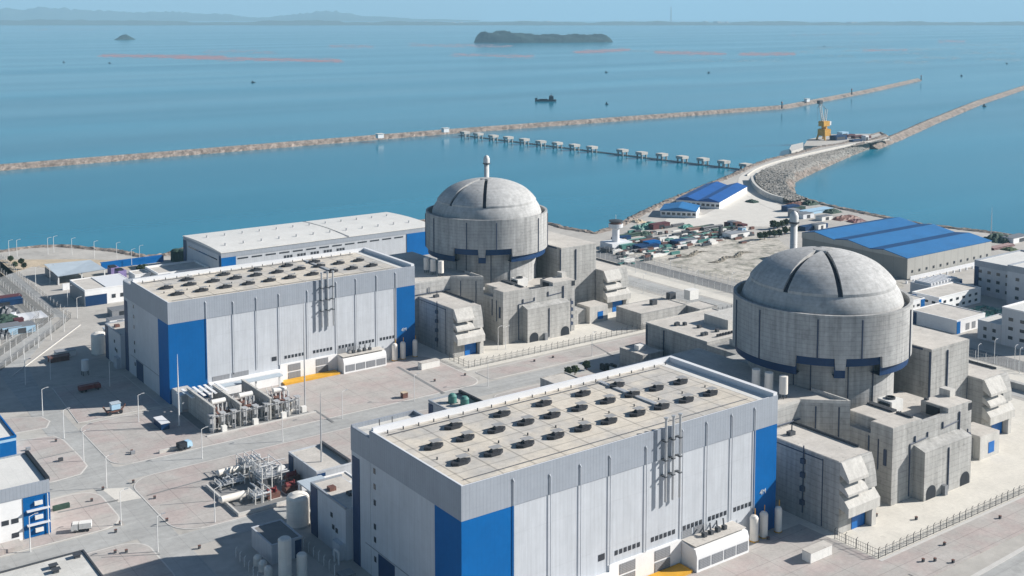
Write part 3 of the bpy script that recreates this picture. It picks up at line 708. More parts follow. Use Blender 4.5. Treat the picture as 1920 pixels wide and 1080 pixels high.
def louvre_building(x0, x1, y0, y1, h, near, far, kx=True):
    r = ut('louvred_building', near, far, 'concrete building', (x0, y0, 0))
    MB().prism([(x0, y0), (x1, y0), (x1, y1), (x0, y1)], 0, h).build('wall', 'concrete', r)
    MB().box(x0 + .3, x1 - .3, y0 + .6, y1 - .3, h, h + .12).build('roof', 'croof', r)
    w_ = x1 - x0
    def hood(prof, a0, a1, b0, b1):
        b = MB(); b.extr('X', [(y0 - d, z) for d, z in prof], a0, a1)
        b.build('hood', 'hood', r)
        b = MB(); b.extr('Y', [(x1 + d, z) for d, z in prof], b0, b1)
        b.build('hood', 'hood', r)
    # the uppermost two hoods are narrower on the front; each stack is one casting
    p1 = [(0, h + .15), (.5, h + .1), (3.3, h - 4.3), (3.3, h - 5.2), (2.9, h - 5.2), (0, h - 3.6)]
    p2 = [(0, h - 6.0), (1.4, h - 6.6), (3.2, h - 8.6), (3.2, h - 9.3), (2.9, h - 9.3), (0, h - 8.0)]
    p3 = [(0, h - 9.6), (1.2, h - 10.2), (3.4, h - 12.6), (3.4, h - 15.4), (3.0, h - 15.4), (3.0, h - 14.5), (0, h - 13.5)]
    hood(p1, x0, x1 - 5, y0 + 6, y1 - 4); hood(p2, x0 + .0, x1 - 5, y0 + 5.5, y1 - 4); hood(p3, x0, x1 + .5, y0 + 4, y1 - 3)
    # stepped blank wall beside the front hoods
    b = MB(); b.extr('X', [(y0, 0), (y0 - .0, h - 9.6), (y0 - 2.2, h - 9.6), (y0 - 1.8, h - 6), (y0 - .9, h - 2), (y0, h)], x1 - 5, x1 + .4); b.build('buttress', 'concrete', r)
    MB().box(x0 + w_ * .42, x1 - 2.2, y0 - .15, y0, 0, 5.6).build('door', 'bluedoor', r)
    MB().box(x1 - 1.6, x1 + .4, y0 - 2.2, y0, 0, 6).build('side_wall', 'hood', r)
    for i in range(9): pass
    b = MB(); b.tube((x0 - .12, y0 + 6, .5), (x0 - .12, y0 + 6, h - .8), .16, n=6); b.tube((x0 - .12, y1 - 1, h - 1.2), (x0 - .12, y0 + 6, h - 1.2), .16, n=6); b.build('conductor', 'conduct', r)
    b = MB(); yy = y0 + 13
    b.tube((x0 - .2, yy, 2), (x0 - .2, yy, h + 1), .22, n=6); b.build('downpipe', 'conduct', r)
    for z in (4.5, 8.7, 12.9, 17.1): MB().box(x0 - .9, x0, yy - .7, yy + .7, z, z + 1.5).build('vent_box', 'conduct', r)
    b = MB(); b.tube((x0 + 6, y1 - 6, h), (x0 + 6, y1 - 6, h + 3), .2); b.box(x0 + 4.2, x0 + 6.6, y1 - 7, y1 - 5.4, h + .1, h + 1.3); b.build('roof_plant', 'dmetal', r)
    b = MB(); b.box(x1 - .45, x1, y0 + 4, y1, h, h + .9); b.build('parapet', 'dmetal', r)
    return r
louvre_building(262.6, 276.6, 202, 230.8, 21.5, 'concrete block with sloping hoods beside the nearer turbine hall', 'concrete block with sloping hoods beside the farther turbine hall')
louvre_building(363, 378, 219.5, 244, 21.8, 'concrete block with sloping hoods at the right edge, beside the nearer reactor', 'concrete block with sloping hoods right of the farther reactor')

def aux():
    Z = 27.6
    r = ut('auxiliary_building', 'concrete platform wrapped round the foot of the nearer reactor, with angled end wall', 'concrete platform wrapped round the foot of the farther reactor, with angled end wall', 'concrete building', (272, 250, 0))
    poly = [(253, 231), (280, 231), (291.4, 220.8), (291.4, 244), (296, 262), (296, 292), (253, 292)]
    MB().prism(poly, 0, Z).build('wall', 'concrete', r)
    MB().prism(offset_poly(poly, -.35), Z, Z + .1).build('roof', 'croof', r)
    b = MB()
    b.box(253, 280, 231, 231.5, Z, Z + .8); b.box(253, 253.5, 231.5, 292, Z, Z + 1.0); b.box(291, 291.5, 221.6, 236, Z, Z + 1.2)
    b.prism([(280, 231), (291.4, 220.8), (291.7, 221.2), (280.3, 231.4)], Z, Z + 1.0)
    b.build('parapet', 'hood', r)
    for a, c in ((283.5, 227.9), (288.8, 223.1)):
        MB().tube((a - .1, c - .1, 12), (a - .1, c - .1, Z - 1.2), .22, n=6).build('conductor', 'conduct', r)
    b = MB(); b.tube((261, 230.7, 22.4), (279.5, 230.7, 22.4), .2, n=6); b.tube((268, 230.6, 22.4), (268, 230.6, 25), .2, n=6); b.build('pipe', 'conduct', r)
    MB().box(296, 331, 268, 291, 0, 22).build('rear_block', 'concrete', r)
    return r
aux()
for i, (x, y) in enumerate(((276.5, 246.6), (277.2, 241.8), (278.2, 236.6))):
    r = ut('vent_drum', 'white upright tank under the rim of the nearer reactor, %s of three' % ('leftmost', 'middle', 'rightmost')[i], 'white upright tank under the rim of the farther reactor, %s of three' % ('leftmost', 'middle', 'rightmost')[i], 'tank', (x, y, 27.7), 'white tanks on the platforms')
    MB().lathe(x, y, [(.02, 35.2), (1.35, 35.0), (1.4, 29.3), (.02, 29.3)], 20).build('shell', 'tank', r, smooth=False)
    b = MB()
    for q in range(4): t = R_(45 + 90 * q); b.tube((x + math.cos(t), y + math.sin(t), 27.7), (x + math.cos(t), y + math.sin(t), 29.3), .15, n=6)
    b.build('stand', 'dmetal', r)

def safeguard():
    r = ut('safeguard_building', 'tall concrete block with blind walls in front of the nearer reactor', 'tall concrete block with blind walls in front of the farther reactor', 'concrete building', (312, 214, 0))
    x0, y0, Z = 291.4, 205.0, 24.3
    b = MB(); b.prism([(x0, y0), (333, y0), (333, 232), (296, 232), (x0, 226)], 0, 20.5); b.build('wall', 'concrete', r)
    # raised parts
    b = MB(); b.box(x0, 306, y0, 213, 20.5, Z); b.box(306, 320, y0, 206.6, 20.5, Z - 1.2); b.box(320, 333, y0, 215, 20.5, Z + .3); b.box(x0 + 3, 305, 213, 224, 20.5, Z - .2); b.build('upper_block', 'concrete', r)
    b = MB(); b.box(x0 + .3, 305.7, y0 + .3, 212.7, Z, Z + .1); b.box(320.3, 332.7, y0 + .3, 214.7, Z + .3, Z + .4); b.box(x0 + 3.3, 304.7, 213.3, 223.7, Z - .2, Z - .1); b.box(306, 333, 215, 231, 20.5, 20.6); b.build('roof', 'croof', r)
    b = MB(); b.box(330, 333, 211, 215, Z + .4, Z + 2.6); b.build('roof_hatch', 'hood', r)
    MB().box(331, 333.1, y0 - .05, y0 + 1.0, Z - 2.6, Z - .2).build('opening', 'dark', r)
    MB().box(319.9, 320, 208, 213, 20.8, Z - .4).build('opening', 'dark', r)
    MB().box(303.5, 305.8, 214, 223.6, Z - .1, Z + .5).build('roof_duct', 'dmetal', r); MB().box(x0 + 12, x0 + 13, 207, 212.6, Z + .1, Z + .7).build('roof_duct', 'dmetal', r); MB().box(321, 322, 213.4, 214.6, Z + .4, Z + 1.1).build('roof_duct', 'dmetal', r)
    # big panel on the front
    b = MB(); b.box(302.2, 327.2, 201.0, y0, 0, 15.6); b.extr('X', [(y0, 15.6), (201.0, 15.6), (y0, 16.8)], 302.2, 327.2); b.build('front_block', 'concrete', r)
    for x in (314.6,): MB().tube((x, 200.85, 1), (x, 200.85, 14.5), .24, n=6).build('conductor', 'conduct', r)
    MB().tube((300.0, y0 - .15, 1), (300.0, y0 - .15, 17.5), .24, n=6).build('conductor', 'conduct', r)
    b = MB(); b.tube((300, y0 - .15, 17.5), (309, y0 - .15, 17.9), .2, n=6); b.tube((309, y0 - .15, 17.9), (309, y0 - .15, 19.5), .25, n=6); b.tube((302.5, y0 - .15, 17.6), (302.5, y0 - .15, 19.6), .3, n=6)
    b.tube((317, y0 - .15, 19.0), (325.5, y0 - .15, 19.6), .2, n=6); b.tube((317, y0 - .15, 19), (317, y0 - .15, 21), .3, n=6); b.tube((326, y0 - .15, 16), (326, y0 - .15, 22.5), .35, n=6); b.build('pipe', 'conduct', r)
    for z in (3.2, 6.6, 10.0, 13.2):
        MB().box(328.6, 331.2, y0 - 1.2, y0, z, z + 1.5).build('vent_box', 'conduct', r)
    b = MB(); b.tube((330.2, y0 - .6, .2), (330.2, y0 - .6, 16), .25, n=6); b.build('downpipe', 'conduct', r)
    for x in (303.4, 321.5):
        b = MB(); n0 = 8; p = [(x, .1), (x + 5, .1)] + [(x + 2.5 + 2.5 * math.cos(R_(180 * i / n0)), 2.2 + 2.2 * math.sin(R_(180 * i / n0))) for i in range(n0 + 1)]
        b.v = [(u, 200.93, z) for u, z in p]; b.f = [tuple(range(len(p)))]; b.build('doorway', 'dark', r)
    MB().box(311.3, 312.8, 199.6, 201, 0, 3.2).build('cabinet', 'louvre', r)
    b = MB(); b.box(x0 - .35, x0, 207, 208, 12, 17); b.tube((x0 - .2, 210, 10), (x0 - .2, 210, 19.6), .2, n=6); b.tube((x0 - .2, 213.5, 12), (x0 - .2, 213.5, 19.6), .25, n=6); b.build('pipe', 'conduct', r)
    return r
safeguard()
r = ut('roof_chiller', 'white boxy air handling unit on the block in front of the nearer reactor', 'white boxy air handling unit on the block in front of the farther reactor', 'air handler', (313, 222, 20.6))
MB().box(309.5, 315.5, 218.5, 224, 21.2, 25.0).build('casing', 'boxw', r)
b = MB(); b.lathe(312.5, 221.2, [(1.6, 25.0), (1.6, 25.6), (1.3, 25.6), (1.3, 25.1), (.02, 25.1)], 16); b.build('fan', 'dmetal', r)
MB().box(308.6, 309.5, 219.2, 223, 21.4, 24.2).build('intake', 'dark', r)
b = MB()
for q in (310, 315):
    for q2 in (219, 223.5): b.tube((q, q2, 20.6), (q, q2, 21.2), .2, n=6)
b.build('frame', 'dmetal', r)

r = ut('fuel_building', 'tall plain concrete block standing right of the nearer reactor', 'tall plain concrete block standing right of the farther reactor', 'concrete building', (352, 250, 0))
MB().box(341, 363.4, 225.5, 272, 0, 35).build('wall', 'concrete', r)
MB().box(341.3, 363.1, 225.8, 271.7, 35, 35.15).build('roof', 'croof', r)
for x, z0 in ((350.2, 18),): MB().tube((x, 225.35, z0), (x, 225.35, 33.5), .35, n=6).build('conductor', 'conduct', r)
b = MB(); b.box(340.7, 341, 225.6, 226.3, 6, 34.2); b.box(340.8, 341.2, 229, 237, 34.2, 34.9); b.build('edge_joint', 'conduct', r)

r = ut('gatehouse', 'low concrete annex with small blue door near the right edge', 'low concrete annex with small blue door right of the farther block', 'concrete building', (350, 214, 0))
MB().box(346, 357.5, 209.4, 219.4, 0, 8.0).build('wall', 'hood', r)
MB().box(346.3, 357.2, 209.7, 219.2, 8.0, 8.15).build('roof', 'croof', r)
MB().box(333.2, 346, 212, 219, 0, 7.0).build('side_wing', 'concrete', r)
b = MB(); b.box(351.0, 354.4, 209.28, 209.4, 1.4, 5.2); b.build('door', 'bluedoor', r)

r = ut('vent_stack', 'slim pale vent stack behind the dome of the nearer reactor', 'slim pale vent stack with rounded cap behind the dome of the farther reactor', 'stack', (335.6, 282, 30))
b = MB(); b.lathe(335.6, 282, [(1.45, 30), (1.3, 71), (1.3, 71)], 20); b.build('shaft', 'stack', r, smooth=True)
b = MB(); b.lathe(335.6, 282, [(1.4, 71), (2.0, 71.2), (2.0, 71.7), (1.65, 71.8)], 20); b.build('collar', 'dmetal', r)
b = MB(); b.lathe(335.6, 282, [(1.65, 71.8), (1.65, 74), (1.1, 75.3), (.02, 75.9)], 20); b.build('cap', 'stack', r, smooth=True)
MB().box(331.5, 341, 272, 292, 0, 30).build('base_block', 'concrete', r)

for i, (x, y, rad) in enumerate(((239.9, 213.6, 1.25), (243.9, 213.6, 1.2), (249.9, 213.4, 1.05))):
    r = ut('gas_tank', 'pale upright cylinder at the blue end of the nearer hall, %s of three' % ('left', 'middle', 'right')[i], 'pale upright cylinder at the blue end of the farther hall, %s of three' % ('left', 'middle', 'right')[i], 'tank', (x, y, 0), 'upright tanks at the hall ends')
    MB().lathe(x, y, [(.02, 7.9), (rad * .7, 7.6), (rad, 7.0), (rad, .5), (.02, .5)], 20).build('shell', 'tank', r, smooth=False)
    b = MB(); b.tube((x + .3, y, 7.6), (x + .3, y, 9.6), .12); b.box(x - rad * .8, x + rad * .8, y - rad * .8, y + rad * .8, 0, .5); b.build('fittings', 'yellow', r)

def fence_run(b, bp, p0, p1, h, step, pm=None, bars=.7):
    a, c = Vector(p0), Vector(p1); L = (c - a).length; d = (c - a) / L; n = max(1, int(L / step))
    for z in (h * .12, h * .55, h * .95): b.tube((a.x, a.y, z), (c.x, c.y, z), .05, n=4)
    k = int(L / bars)
    for i in range(k):
        q = a + d * (i * bars); b.quad((q.x - d.x * .05, q.y - d.y * .05, .1), (q.x + d.x * .05, q.y + d.y * .05, .1), (q.x + d.x * .05, q.y + d.y * .05, h * .95), (q.x - d.x * .05, q.y - d.y * .05, h * .95))
    return [a + d * (L * i / n) for i in range(n + 1)]
def fence(name, label, runs, h=2.6, step=5.0, m='gantry', pm='gantry', bars=.7, unit_far=None, pr=.11, lean=0):
    p = runs[0][0]
    r = ut(name, label, unit_far, 'fence', (p[0], p[1], 0)) if unit_far else thing(name, label, 'fence', (p[0], p[1], 0))
    b = MB(); posts = []
    for a, c in runs: posts += fence_run(b, None, a, c, h, step, bars=bars)
    b.build('mesh_panel', m, r)
    posts = posts[:100]; p0 = None
    for q in posts:
        if p0 is None:
            bb = MB(); bb.tube((q.x, q.y, 0), (q.x, q.y, h + .2), pr, n=6); bb.tube((q.x, q.y, h + .2), (q.x + .35, q.y - .2, h + .7), pr * .7, n=5); p0 = bb.build('post', pm, r); base = q
        else:
            c = p0.copy(); COL.objects.link(c); c.parent = r; c.location = (q.x - base.x, q.y - base.y, 0)
    return r
fence('steel_fence', 'dark steel fence round the concrete apron of the nearer reactor', [((259.8, 201), (259.8, 186.2)), ((259.8, 186.2), (420, 186.4))], h=2.7, step=3.2, unit_far='steel fence round the concrete apron of the farther reactor', m='dmetal', pm='dmetal', bars=.8)

r = ut('storage_container', 'off-white site container on the paving by the nearer fence corner', 'off-white block on the paving by the farther fence corner', 'container', (246.5, 197, 0))
b = MB(); b.box(242.2, 251.2, 195.2, 198.2, .12, 2.9); b.build('box', 'boxw', r)
b = MB(); b.box(242.1, 251.3, 195.1, 198.3, 2.9, 3.05); b.build('lid', 'croof', r)


r = ut('side_annex', 'tall narrow white and blue annex at the left end of the nearer hall', 'tall narrow white and blue annex at the left end of the farther hall', 'annex', (145, 283, 0))
MB().box(140.2, 150, 271.2, 292.5, 0, 14.6).build('wall', 'white', r)
b = MB(); b.box(140.05, 140.2, 288.4, 292.6, 0, 14.6); b.build('corner_panel', 'bluedark', r)
MB().box(140.6, 149.6, 271.5, 292.1, 14.6, 14.7).build('roof', 'croof', r)
b = MB(); b.box(140.05, 140.6, 271.2, 292.6, 14.6, 15.2); b.box(140.6, 150, 292.1, 292.6, 14.6, 15.2); b.build('parapet', 'grey', r)
MB().box(142, 144, 284, 286, 14.7, 15.8).build('roof_plant', 'rust', r); MB().box(145, 148.5, 278, 280, 14.7, 15.6).build('roof_plant', 'dmetal', r)
for y, z in ((279, 9.5), (278, 6.3), (276, 6.0)): MB().box(140.08, 140.2, y, y + 1.2, z, z + 1.3).build('window', 'dark', r)
MB().box(138.6, 140.2, 272, 276.5, 0, 4.6).build('porch', 'white', r)
r = ut('storage_tank', 'large beige upright tank with domed top left of the nearer hall', 'large beige upright tank with domed top left of the farther hall', 'tank', (139.3, 299.6, 0))
b = MB(); b.lathe(139.3, 299.6, [(3.35, 0), (3.35, 8.4), (2.9, 9.1), (1.6, 9.7), (.02, 9.9)], 36); b.build('shell', 'tank', r, smooth=False)
b = MB(); b.lathe(139.3, 299.6, [(3.5, 0), (3.5, .5), (3.35, .5)], 36); b.build('footing', 'hood', r)
b = MB()
for q in range(14): z = .5 + q * .62; b.box(142.7, 143.2, 297.6, 298.2, z, z + .08)
b.tube((142.7, 297.6, 0), (142.7, 297.6, 9.6), .07, n=4); b.tube((143.2, 298.2, 0), (143.2, 298.2, 9.6), .07, n=4)
b.build('ladder', 'dmetal', r)
r = ut('canopy', 'light flat canopy on pale columns beside the beige tank left of the nearer hall', 'light flat canopy on pale columns beside the beige tank left of the farther hall', 'canopy', (148, 303, 0))
b = MB(); b.box(143.5, 151.5, 297.5, 309, 8.6, 9.0); b.build('roof', 'croof2', r)
for x, y in ((144.2, 298.2), (144.2, 308.2), (150.6, 298.2), (150.6, 308.2)): MB().box(x - .35, x + .35, y - .35, y + .35, 0, 8.6).build('column', 'pole', r)
r = ut('process_skid', 'pipework and dark vessels under the canopy left of the nearer hall', 'pipework and dark vessels under the canopy left of the farther hall', 'machinery', (147.5, 301, 0))
b = MB(); rr = random.Random(9)
b.box(145, 150, 298.6, 306, 0, .5)
b.build('base', 'hood', r)
b = MB(); b.tube((146, 300, .5), (146, 300, 5.5), .7); b.tube((148.5, 302, .5), (148.5, 302, 4.5), .9); b.build('vessel', 'rust', r)
b = MB()
for q in range(10): x, y = rr.uniform(145, 150), rr.uniform(298.6, 306); b.tube((x, y, .5), (x, y, rr.uniform(2, 6)), .16, n=6); b.tube((x, y, rr.uniform(1, 4)), (x + rr.uniform(-2, 2), y + rr.uniform(-2, 2), rr.uniform(1, 4)), .14, n=6)
b.build('pipework', 'metal', r)

FAR = Vector((2.72, 207.8, 0))
for root, far in UNIT: copy_tree(root, delta=FAR, label=far)

# ================================================================== REST OF THE SITE
def boxb(name, label, cat, x0, x1, y0, y1, z, wall='plinth', roof='groof', par=.6, parm=None, band=0, bandm='grey', wins=(), corner=(), z0=0.0, lip=.4):
    """flat-roofed building; wins: (face, start, step, count, z, w, h[, mat]); corner: (face, a, b, z0, z1, mat)"""
    r = thing(name, label, cat, ((x0 + x1) / 2, (y0 + y1) / 2, z0))
    MB().box(x0, x1, y0, y1, z0, z).build('wall', wall, r)
    MB().box(x0 + lip, x1 - lip, y0 + lip, y1 - lip, z, z + .08).build('roof', roof, r)
    if par:
        b = MB(); b.box(x0 - .1, x1 + .1, y0 - .1, y0 + lip, z, z + par); b.box(x0 - .1, x1 + .1, y1 - lip, y1 + .1, z, z + par); b.box(x0 - .1, x0 + lip, y0 + lip, y1 - lip, z, z + par); b.box(x1 - lip, x1 + .1, y0 + lip, y1 - lip, z, z + par)
        b.build('parapet', parm or wall, r)
    if band:
        b = MB(); b.box(x0 - .14, x1 + .14, y0 - .14, y0 - .002, z - band, z); b.box(x0 - .14, x0 - .002, y0, y1, z - band, z); b.build('upper_band', bandm, r)
    for q in corner:
        f, a, c, za, zc, m = q
        if f == 'Y': MB().box(a, c, y0 - .18, y0 - .003, za, zc).build('coloured_panel', m, r)
        else: MB().box(x0 - .18, x0 - .003, a, c, za, zc).build('coloured_panel', m, r)
    for q in wins:
        f, a, st, cnt, zz, wd, h = q[:7]; m = q[7] if len(q) > 7 else 'glass'; w0 = None
        for i in range(cnt):
            if w0 is None:
                bb = MB()
                if f == 'Y': bb.box(a, a + wd, y0 - .1, y0 - .004, zz, zz + h)
                else: bb.box(x0 - .1, x0 - .004, a, a + wd, zz, zz + h)
                w0 = bb.build('window' if m == 'glass' else 'panel', m, r)
            else:
                c = w0.copy(); COL.objects.link(c); c.parent = r; c.location = (st * i, 0, 0) if f == 'Y' else (0, st * i, 0)
    return r

# --- long white pump house behind the farther hall
x0, x1, y0, y1, Z = 235.5, 374, 600, 659, 18.0
r = thing('pump_house', 'long white hall with curved white roof behind the farther turbine hall, by the water', 'industrial hall', (305, 630, 0))
b = MB(); b.box(x0, x1, y0, y1, 0, Z - .6); b.build('wall', 'white', r)
prof = [(y0 - .5, Z - .6)] + [(y0 - .5 + (y1 - y0 + 1) * i / 12, Z + 1.7 * math.sin(math.pi * (.15 + .70 * i / 12)) - .9) for i in range(13)] + [(y1 + .5, Z - .6)]
b = MB(); b.extr('X', prof, x0 - .4, 313.2); b.extr('X', prof, 314.6, x1 + .4); b.build('roof', 'wroof', r)
b = MB(); b.box(313.2, 314.6, y0 - .4, y1, Z - .6, Z + .1); b.build('roof_joint', 'louvre', r)
b = MB(); b.box(x0 - .2, x1 + .2, y0 - .2, y0 - .01, Z - 3.3, Z - .3); b.box(x0 - .2, x0 - .01, y0, y1, Z - 2.2, Z - .3); b.build('upper_band', 'grey', r)
for a, c in ((x0 - .15, x0 + 8.4), (354.5, x1 + .1)): MB().box(a, c, y0 - .3, y0 - .21, 0, Z - 3.3).build('blue_panel', 'blue', r)
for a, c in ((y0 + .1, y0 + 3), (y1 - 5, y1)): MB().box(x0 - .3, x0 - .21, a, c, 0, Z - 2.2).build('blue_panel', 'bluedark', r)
b0 = None
for i in range(13):
    x = 245 + i * 8.4
    MB().box(x, x + 6.2, y0 - .12, y0 - .01, Z - 5.2, Z - 4.4).build('window', 'glass', r)
for i in range(5):
    for j in range(3): MB().box(273 + i * 8.4 + j * 1.9, 274.4 + i * 8.4 + j * 1.9, y0 - .12, y0 - .01, Z - 8.6, Z - 6.6).build('window', 'glass', r)
MB().box(x0 - .1, x0 - .01, y0 + 6, y1 - 8, Z - 5.6, Z - 4.9).build('window', 'glass', r)
for i in range(12):
    for yy in (y0 + 14, y0 + 42): MB().tube((x0 + 8 + i * 11, yy, Z + .1), (x0 + 8 + i * 11, yy, Z + 1.9), .5, n=6).build('roof_vent', 'metal', r)
# dark low building and round tanks beside it
boxb('low_store', 'low grey building with white parapet left of the long white hall', 'building', 206, 235, 618, 640, 5.5, 'concrete', 'croof', par=1.2, parm='plinth')
for i, (px, w_) in enumerate(((331, 'leftmost'), (343, 'middle'), (355, 'rightmost'))):
    p = G(px, 489, 0); q = MB(); q.lathe(p.x, p.y, [(3.4, 0), (3.4, 6.2), (2.4, 7.2), (.02, 7.5)], 20); o = q.build('round_tank', 'dgreen'); tag(o, 'dark round tank by the water left of the long white hall, %s of three' % w_, 'tank', 'dark round tanks by the water')
boxb('blockhouse', 'white blockhouse by the shore between the fence wall and the farther hall roof', 'building', 197, 206, 630, 641, 4.5, 'plinth', 'croof', par=.5)
p = G(278, 500); tree_later = []

# --- buildings at the far left
boxb('gate_building', 'white flat-roofed building with grey gable left of the farther hall', 'building', 160, 186, 594, 622, 8.2, 'plinth', 'croof', par=.5, corner=[('Y', 160.1, 171, 0, 5.4, 'bluedark'), ('X', 595, 621.9, 0, 7.4, 'louvre')], wins=[('Y', 173.5, 4.4, 3, 2.6, 2, 2)])
o = MB().box(171, 185.4, 594.6, 621.4, 8.35, 8.6).build('roof_membrane', 'trim'); tag(o, 'bright white membrane covering part of the gate building roof', 'roof cover')
r = thing('parking_shelter', 'pale corrugated shelter roof on walls by the shore at far left', 'shelter', (174, 664, 0))
b = MB(); b.quad((161, 650, 5.0), (187, 650, 5.8), (187, 680, 5.8), (161, 680, 6.6)); b.quad((161, 650, 4.8), (161, 680, 6.4), (187, 680, 5.6), (187, 650, 5.6)); b.build('roof', 'croof2', r)
for x, y in ((161.5, 651), (161.5, 679), (174, 651), (186.5, 651), (186.5, 679)): MB().box(x - .3, x + .3, y - .3, y + .3, 0, 5).build('column', 'pole', r)
MB().box(161, 161.4, 652, 678, 0, 5).build('back_wall', 'louvre', r)
b = MB(); b.box(160, 186, 637, 638, 0, 3.4); tag(b.build('garden_wall', 'plinth'), 'white freestanding wall in front of the pale shelter at far left', 'wall')
b = MB(); b.box(192, 229, 676, 676.8, 0, 3.6); b.box(192, 229, 676.8, 679, 3.6, 3.8); tag(b.build('hoarding', 'blue'), 'long blue hoarding by the shore left of the white hall', 'hoarding')
for px, py, l in ((213, 514, 'left'), (226, 520, 'right')):
    p = G(px, py); r = thing('material_stack', 'lilac wrapped stack behind the gate building, the %s one of two' % l, 'stack', (p.x, p.y, 0), 'lilac stacks')
    MB().box(p.x - 2.4, p.x + 2.4, p.y - 3.5, p.y + 3.5, 0, 4.4).build('wrapping', 'lilac', r); MB().box(p.x - 2.6, p.x + 1, p.y - 3, p.y + 2, 4.4, 5.2).build('tarpaulin', 'dark', r)

# --- fences
def fr(name, label, pts, h=3.0, step=6, bars=1.4, m='gantry', pm='pole', pr=.12):
    return fence(name, label, [(pts[i], pts[i + 1]) for i in range(len(pts) - 1)], h=h, step=step, bars=bars, m=m, pm=pm, pr=pr)
fr('perimeter_fence', 'outer mesh fence at far left, nearest the white gate building', [(151, 745), (147.8, 652), (147.8, 575), (139, 561), (97, 501)], bars=.55, h=2.6, m='fencedark', pm='pole')
fr('perimeter_fence', 'middle mesh fence at far left between two bare strips', [(142.6, 742), (141.9, 645), (141.5, 582), (133, 568), (90, 506)], bars=.55, h=2.6, m='fencedark', pm='pole')
fr('perimeter_fence', 'inner mesh fence at far left beside the parked equipment', [(135.5, 735), (135.3, 585), (124, 566), (80, 508)], bars=.55, h=2.6, m='fencedark', pm='pole')
sheet('perimeter_strip', [(135.6, 735), (142.4, 740), (141.4, 581), (135.5, 586)], .05, 'strip')
sheet('perimeter_strip', [(141.4, 581), (135.5, 586), (124.6, 565), (80.5, 508), (89, 506), (132.6, 568)], .054, 'strip')
sheet('perimeter_strip', [(147.6, 575), (144.8, 572), (137, 560.5), (95, 501.5), (97, 501), (139, 561)], .054, 'strip')
sheet('perimeter_strip', [(132.5, 735), (135.4, 735), (135.2, 585), (132.5, 581)], .054, 'strip')
sheet('perimeter_road', [(143, 740), (149, 744), (147.3, 576), (142, 583)], .05, 'asph')
b = MB(); b.prism([(147.9, 560), (148.5, 560), (103.6, 496), (103, 496)], 0, .3); tag(b.build('low_wall', 'kerb'), 'low pale wall along the outer road bend at far left', 'wall')
for X0, Y0, Y1, lab in ((464.5, 546, 380, 'outermost mesh fence of the double line between the two reactors, beside the rubble ground'), (449, 532, 380, 'inner mesh fence of the double line running between the two reactors'), (415.5, 500, 400, 'short mesh fence along the bright apron right of the farther reactor')):
    fr('security_fence', lab, [(X0, Y0), (X0 - 1, Y1)], h=3.6, bars=1.0, step=4.5)
fr('security_fence', 'mesh fence beyond the nearer reactor at the right edge', [(449, 330), (447, 200)], h=3.6, bars=1.2, step=5)
b = MB(); b.box(425, 427.5, 180, 300, 0, 2.6); tag(b.build('boundary_wall', 'concrete'), 'long concrete wall behind the hooded block at the right edge', 'wall')
sheet('perimeter_road', [(450, 545), (463, 545), (462, 200), (448, 200)], .05, 'asph2')
sheet('perimeter_road', [(434, 540), (448.4, 540), (446.5, 200), (432, 200)], .055, 'yard')
sheet('perimeter_road', [(418, 530), (432, 530), (430, 200), (417, 200)], .05, 'asph')

# --- lamp posts
def lamp_proto(h, lab, loc, grp, arm=1.6):
    r = thing('street_lamp', lab, 'lamp post', loc, grp)
    x, y, z = loc
    b = MB(); b.tube((x, y, z), (x, y, z + h), .17, .10, n=6); b.build('pole', 'pole', r)
    b = MB(); b.tube((x, y, z + h), (x + arm, y + .3, z + h + .35), .07, n=5); b.build('arm', 'pole', r)
    b = MB(); b.box(x + arm - .2, x + arm + .9, y + .1, y + .5, z + h + .25, z + h + .45); b.build('lamp_head', 'metal', r)
    return r
L1 = [(80, 780, 'at the top of the cross street, beside the shaded paving'), (120, 822, 'left of the cross street, second from the shaded paving'), (157, 865, 'at the tip of the small pink island left of the crossing'), (200, 915, 'beside the pale concrete patch at the crossing'), (227, 985, 'at the rounded kerb below the pale concrete patch'), (296, 1035, 'lowest on the street, nearest the bottom edge'),
      (403, 980, 'on the paving in front of the gas skid'), (379, 860, 'south of the main road below the transformer yard'), (530, 828, 'on the main road kerb right of the transformer yard'), (642, 785, 'beside the main road left of the nearer hall'), (57, 1035, 'in front of the blue-cornered office at lower left'), (260, 792, 'alone on the sunlit paving beside the wheeled machine'),
      (48, 722, 'in the shade at the left edge'), (95, 712, 'in the shade left of the red lorry'), (206, 725, 'in the shade right of the red lorry'), (777, 752, 'on the main road between the two halls'), (915, 724, 'on the main road beside the oval island'), (1110, 668, 'on the main road in front of the far steel fence'), (948, 655, 'inside the far fence in front of the farther blind concrete block'), (934, 656, 'shorter one by the far fence beside the louvred block')]
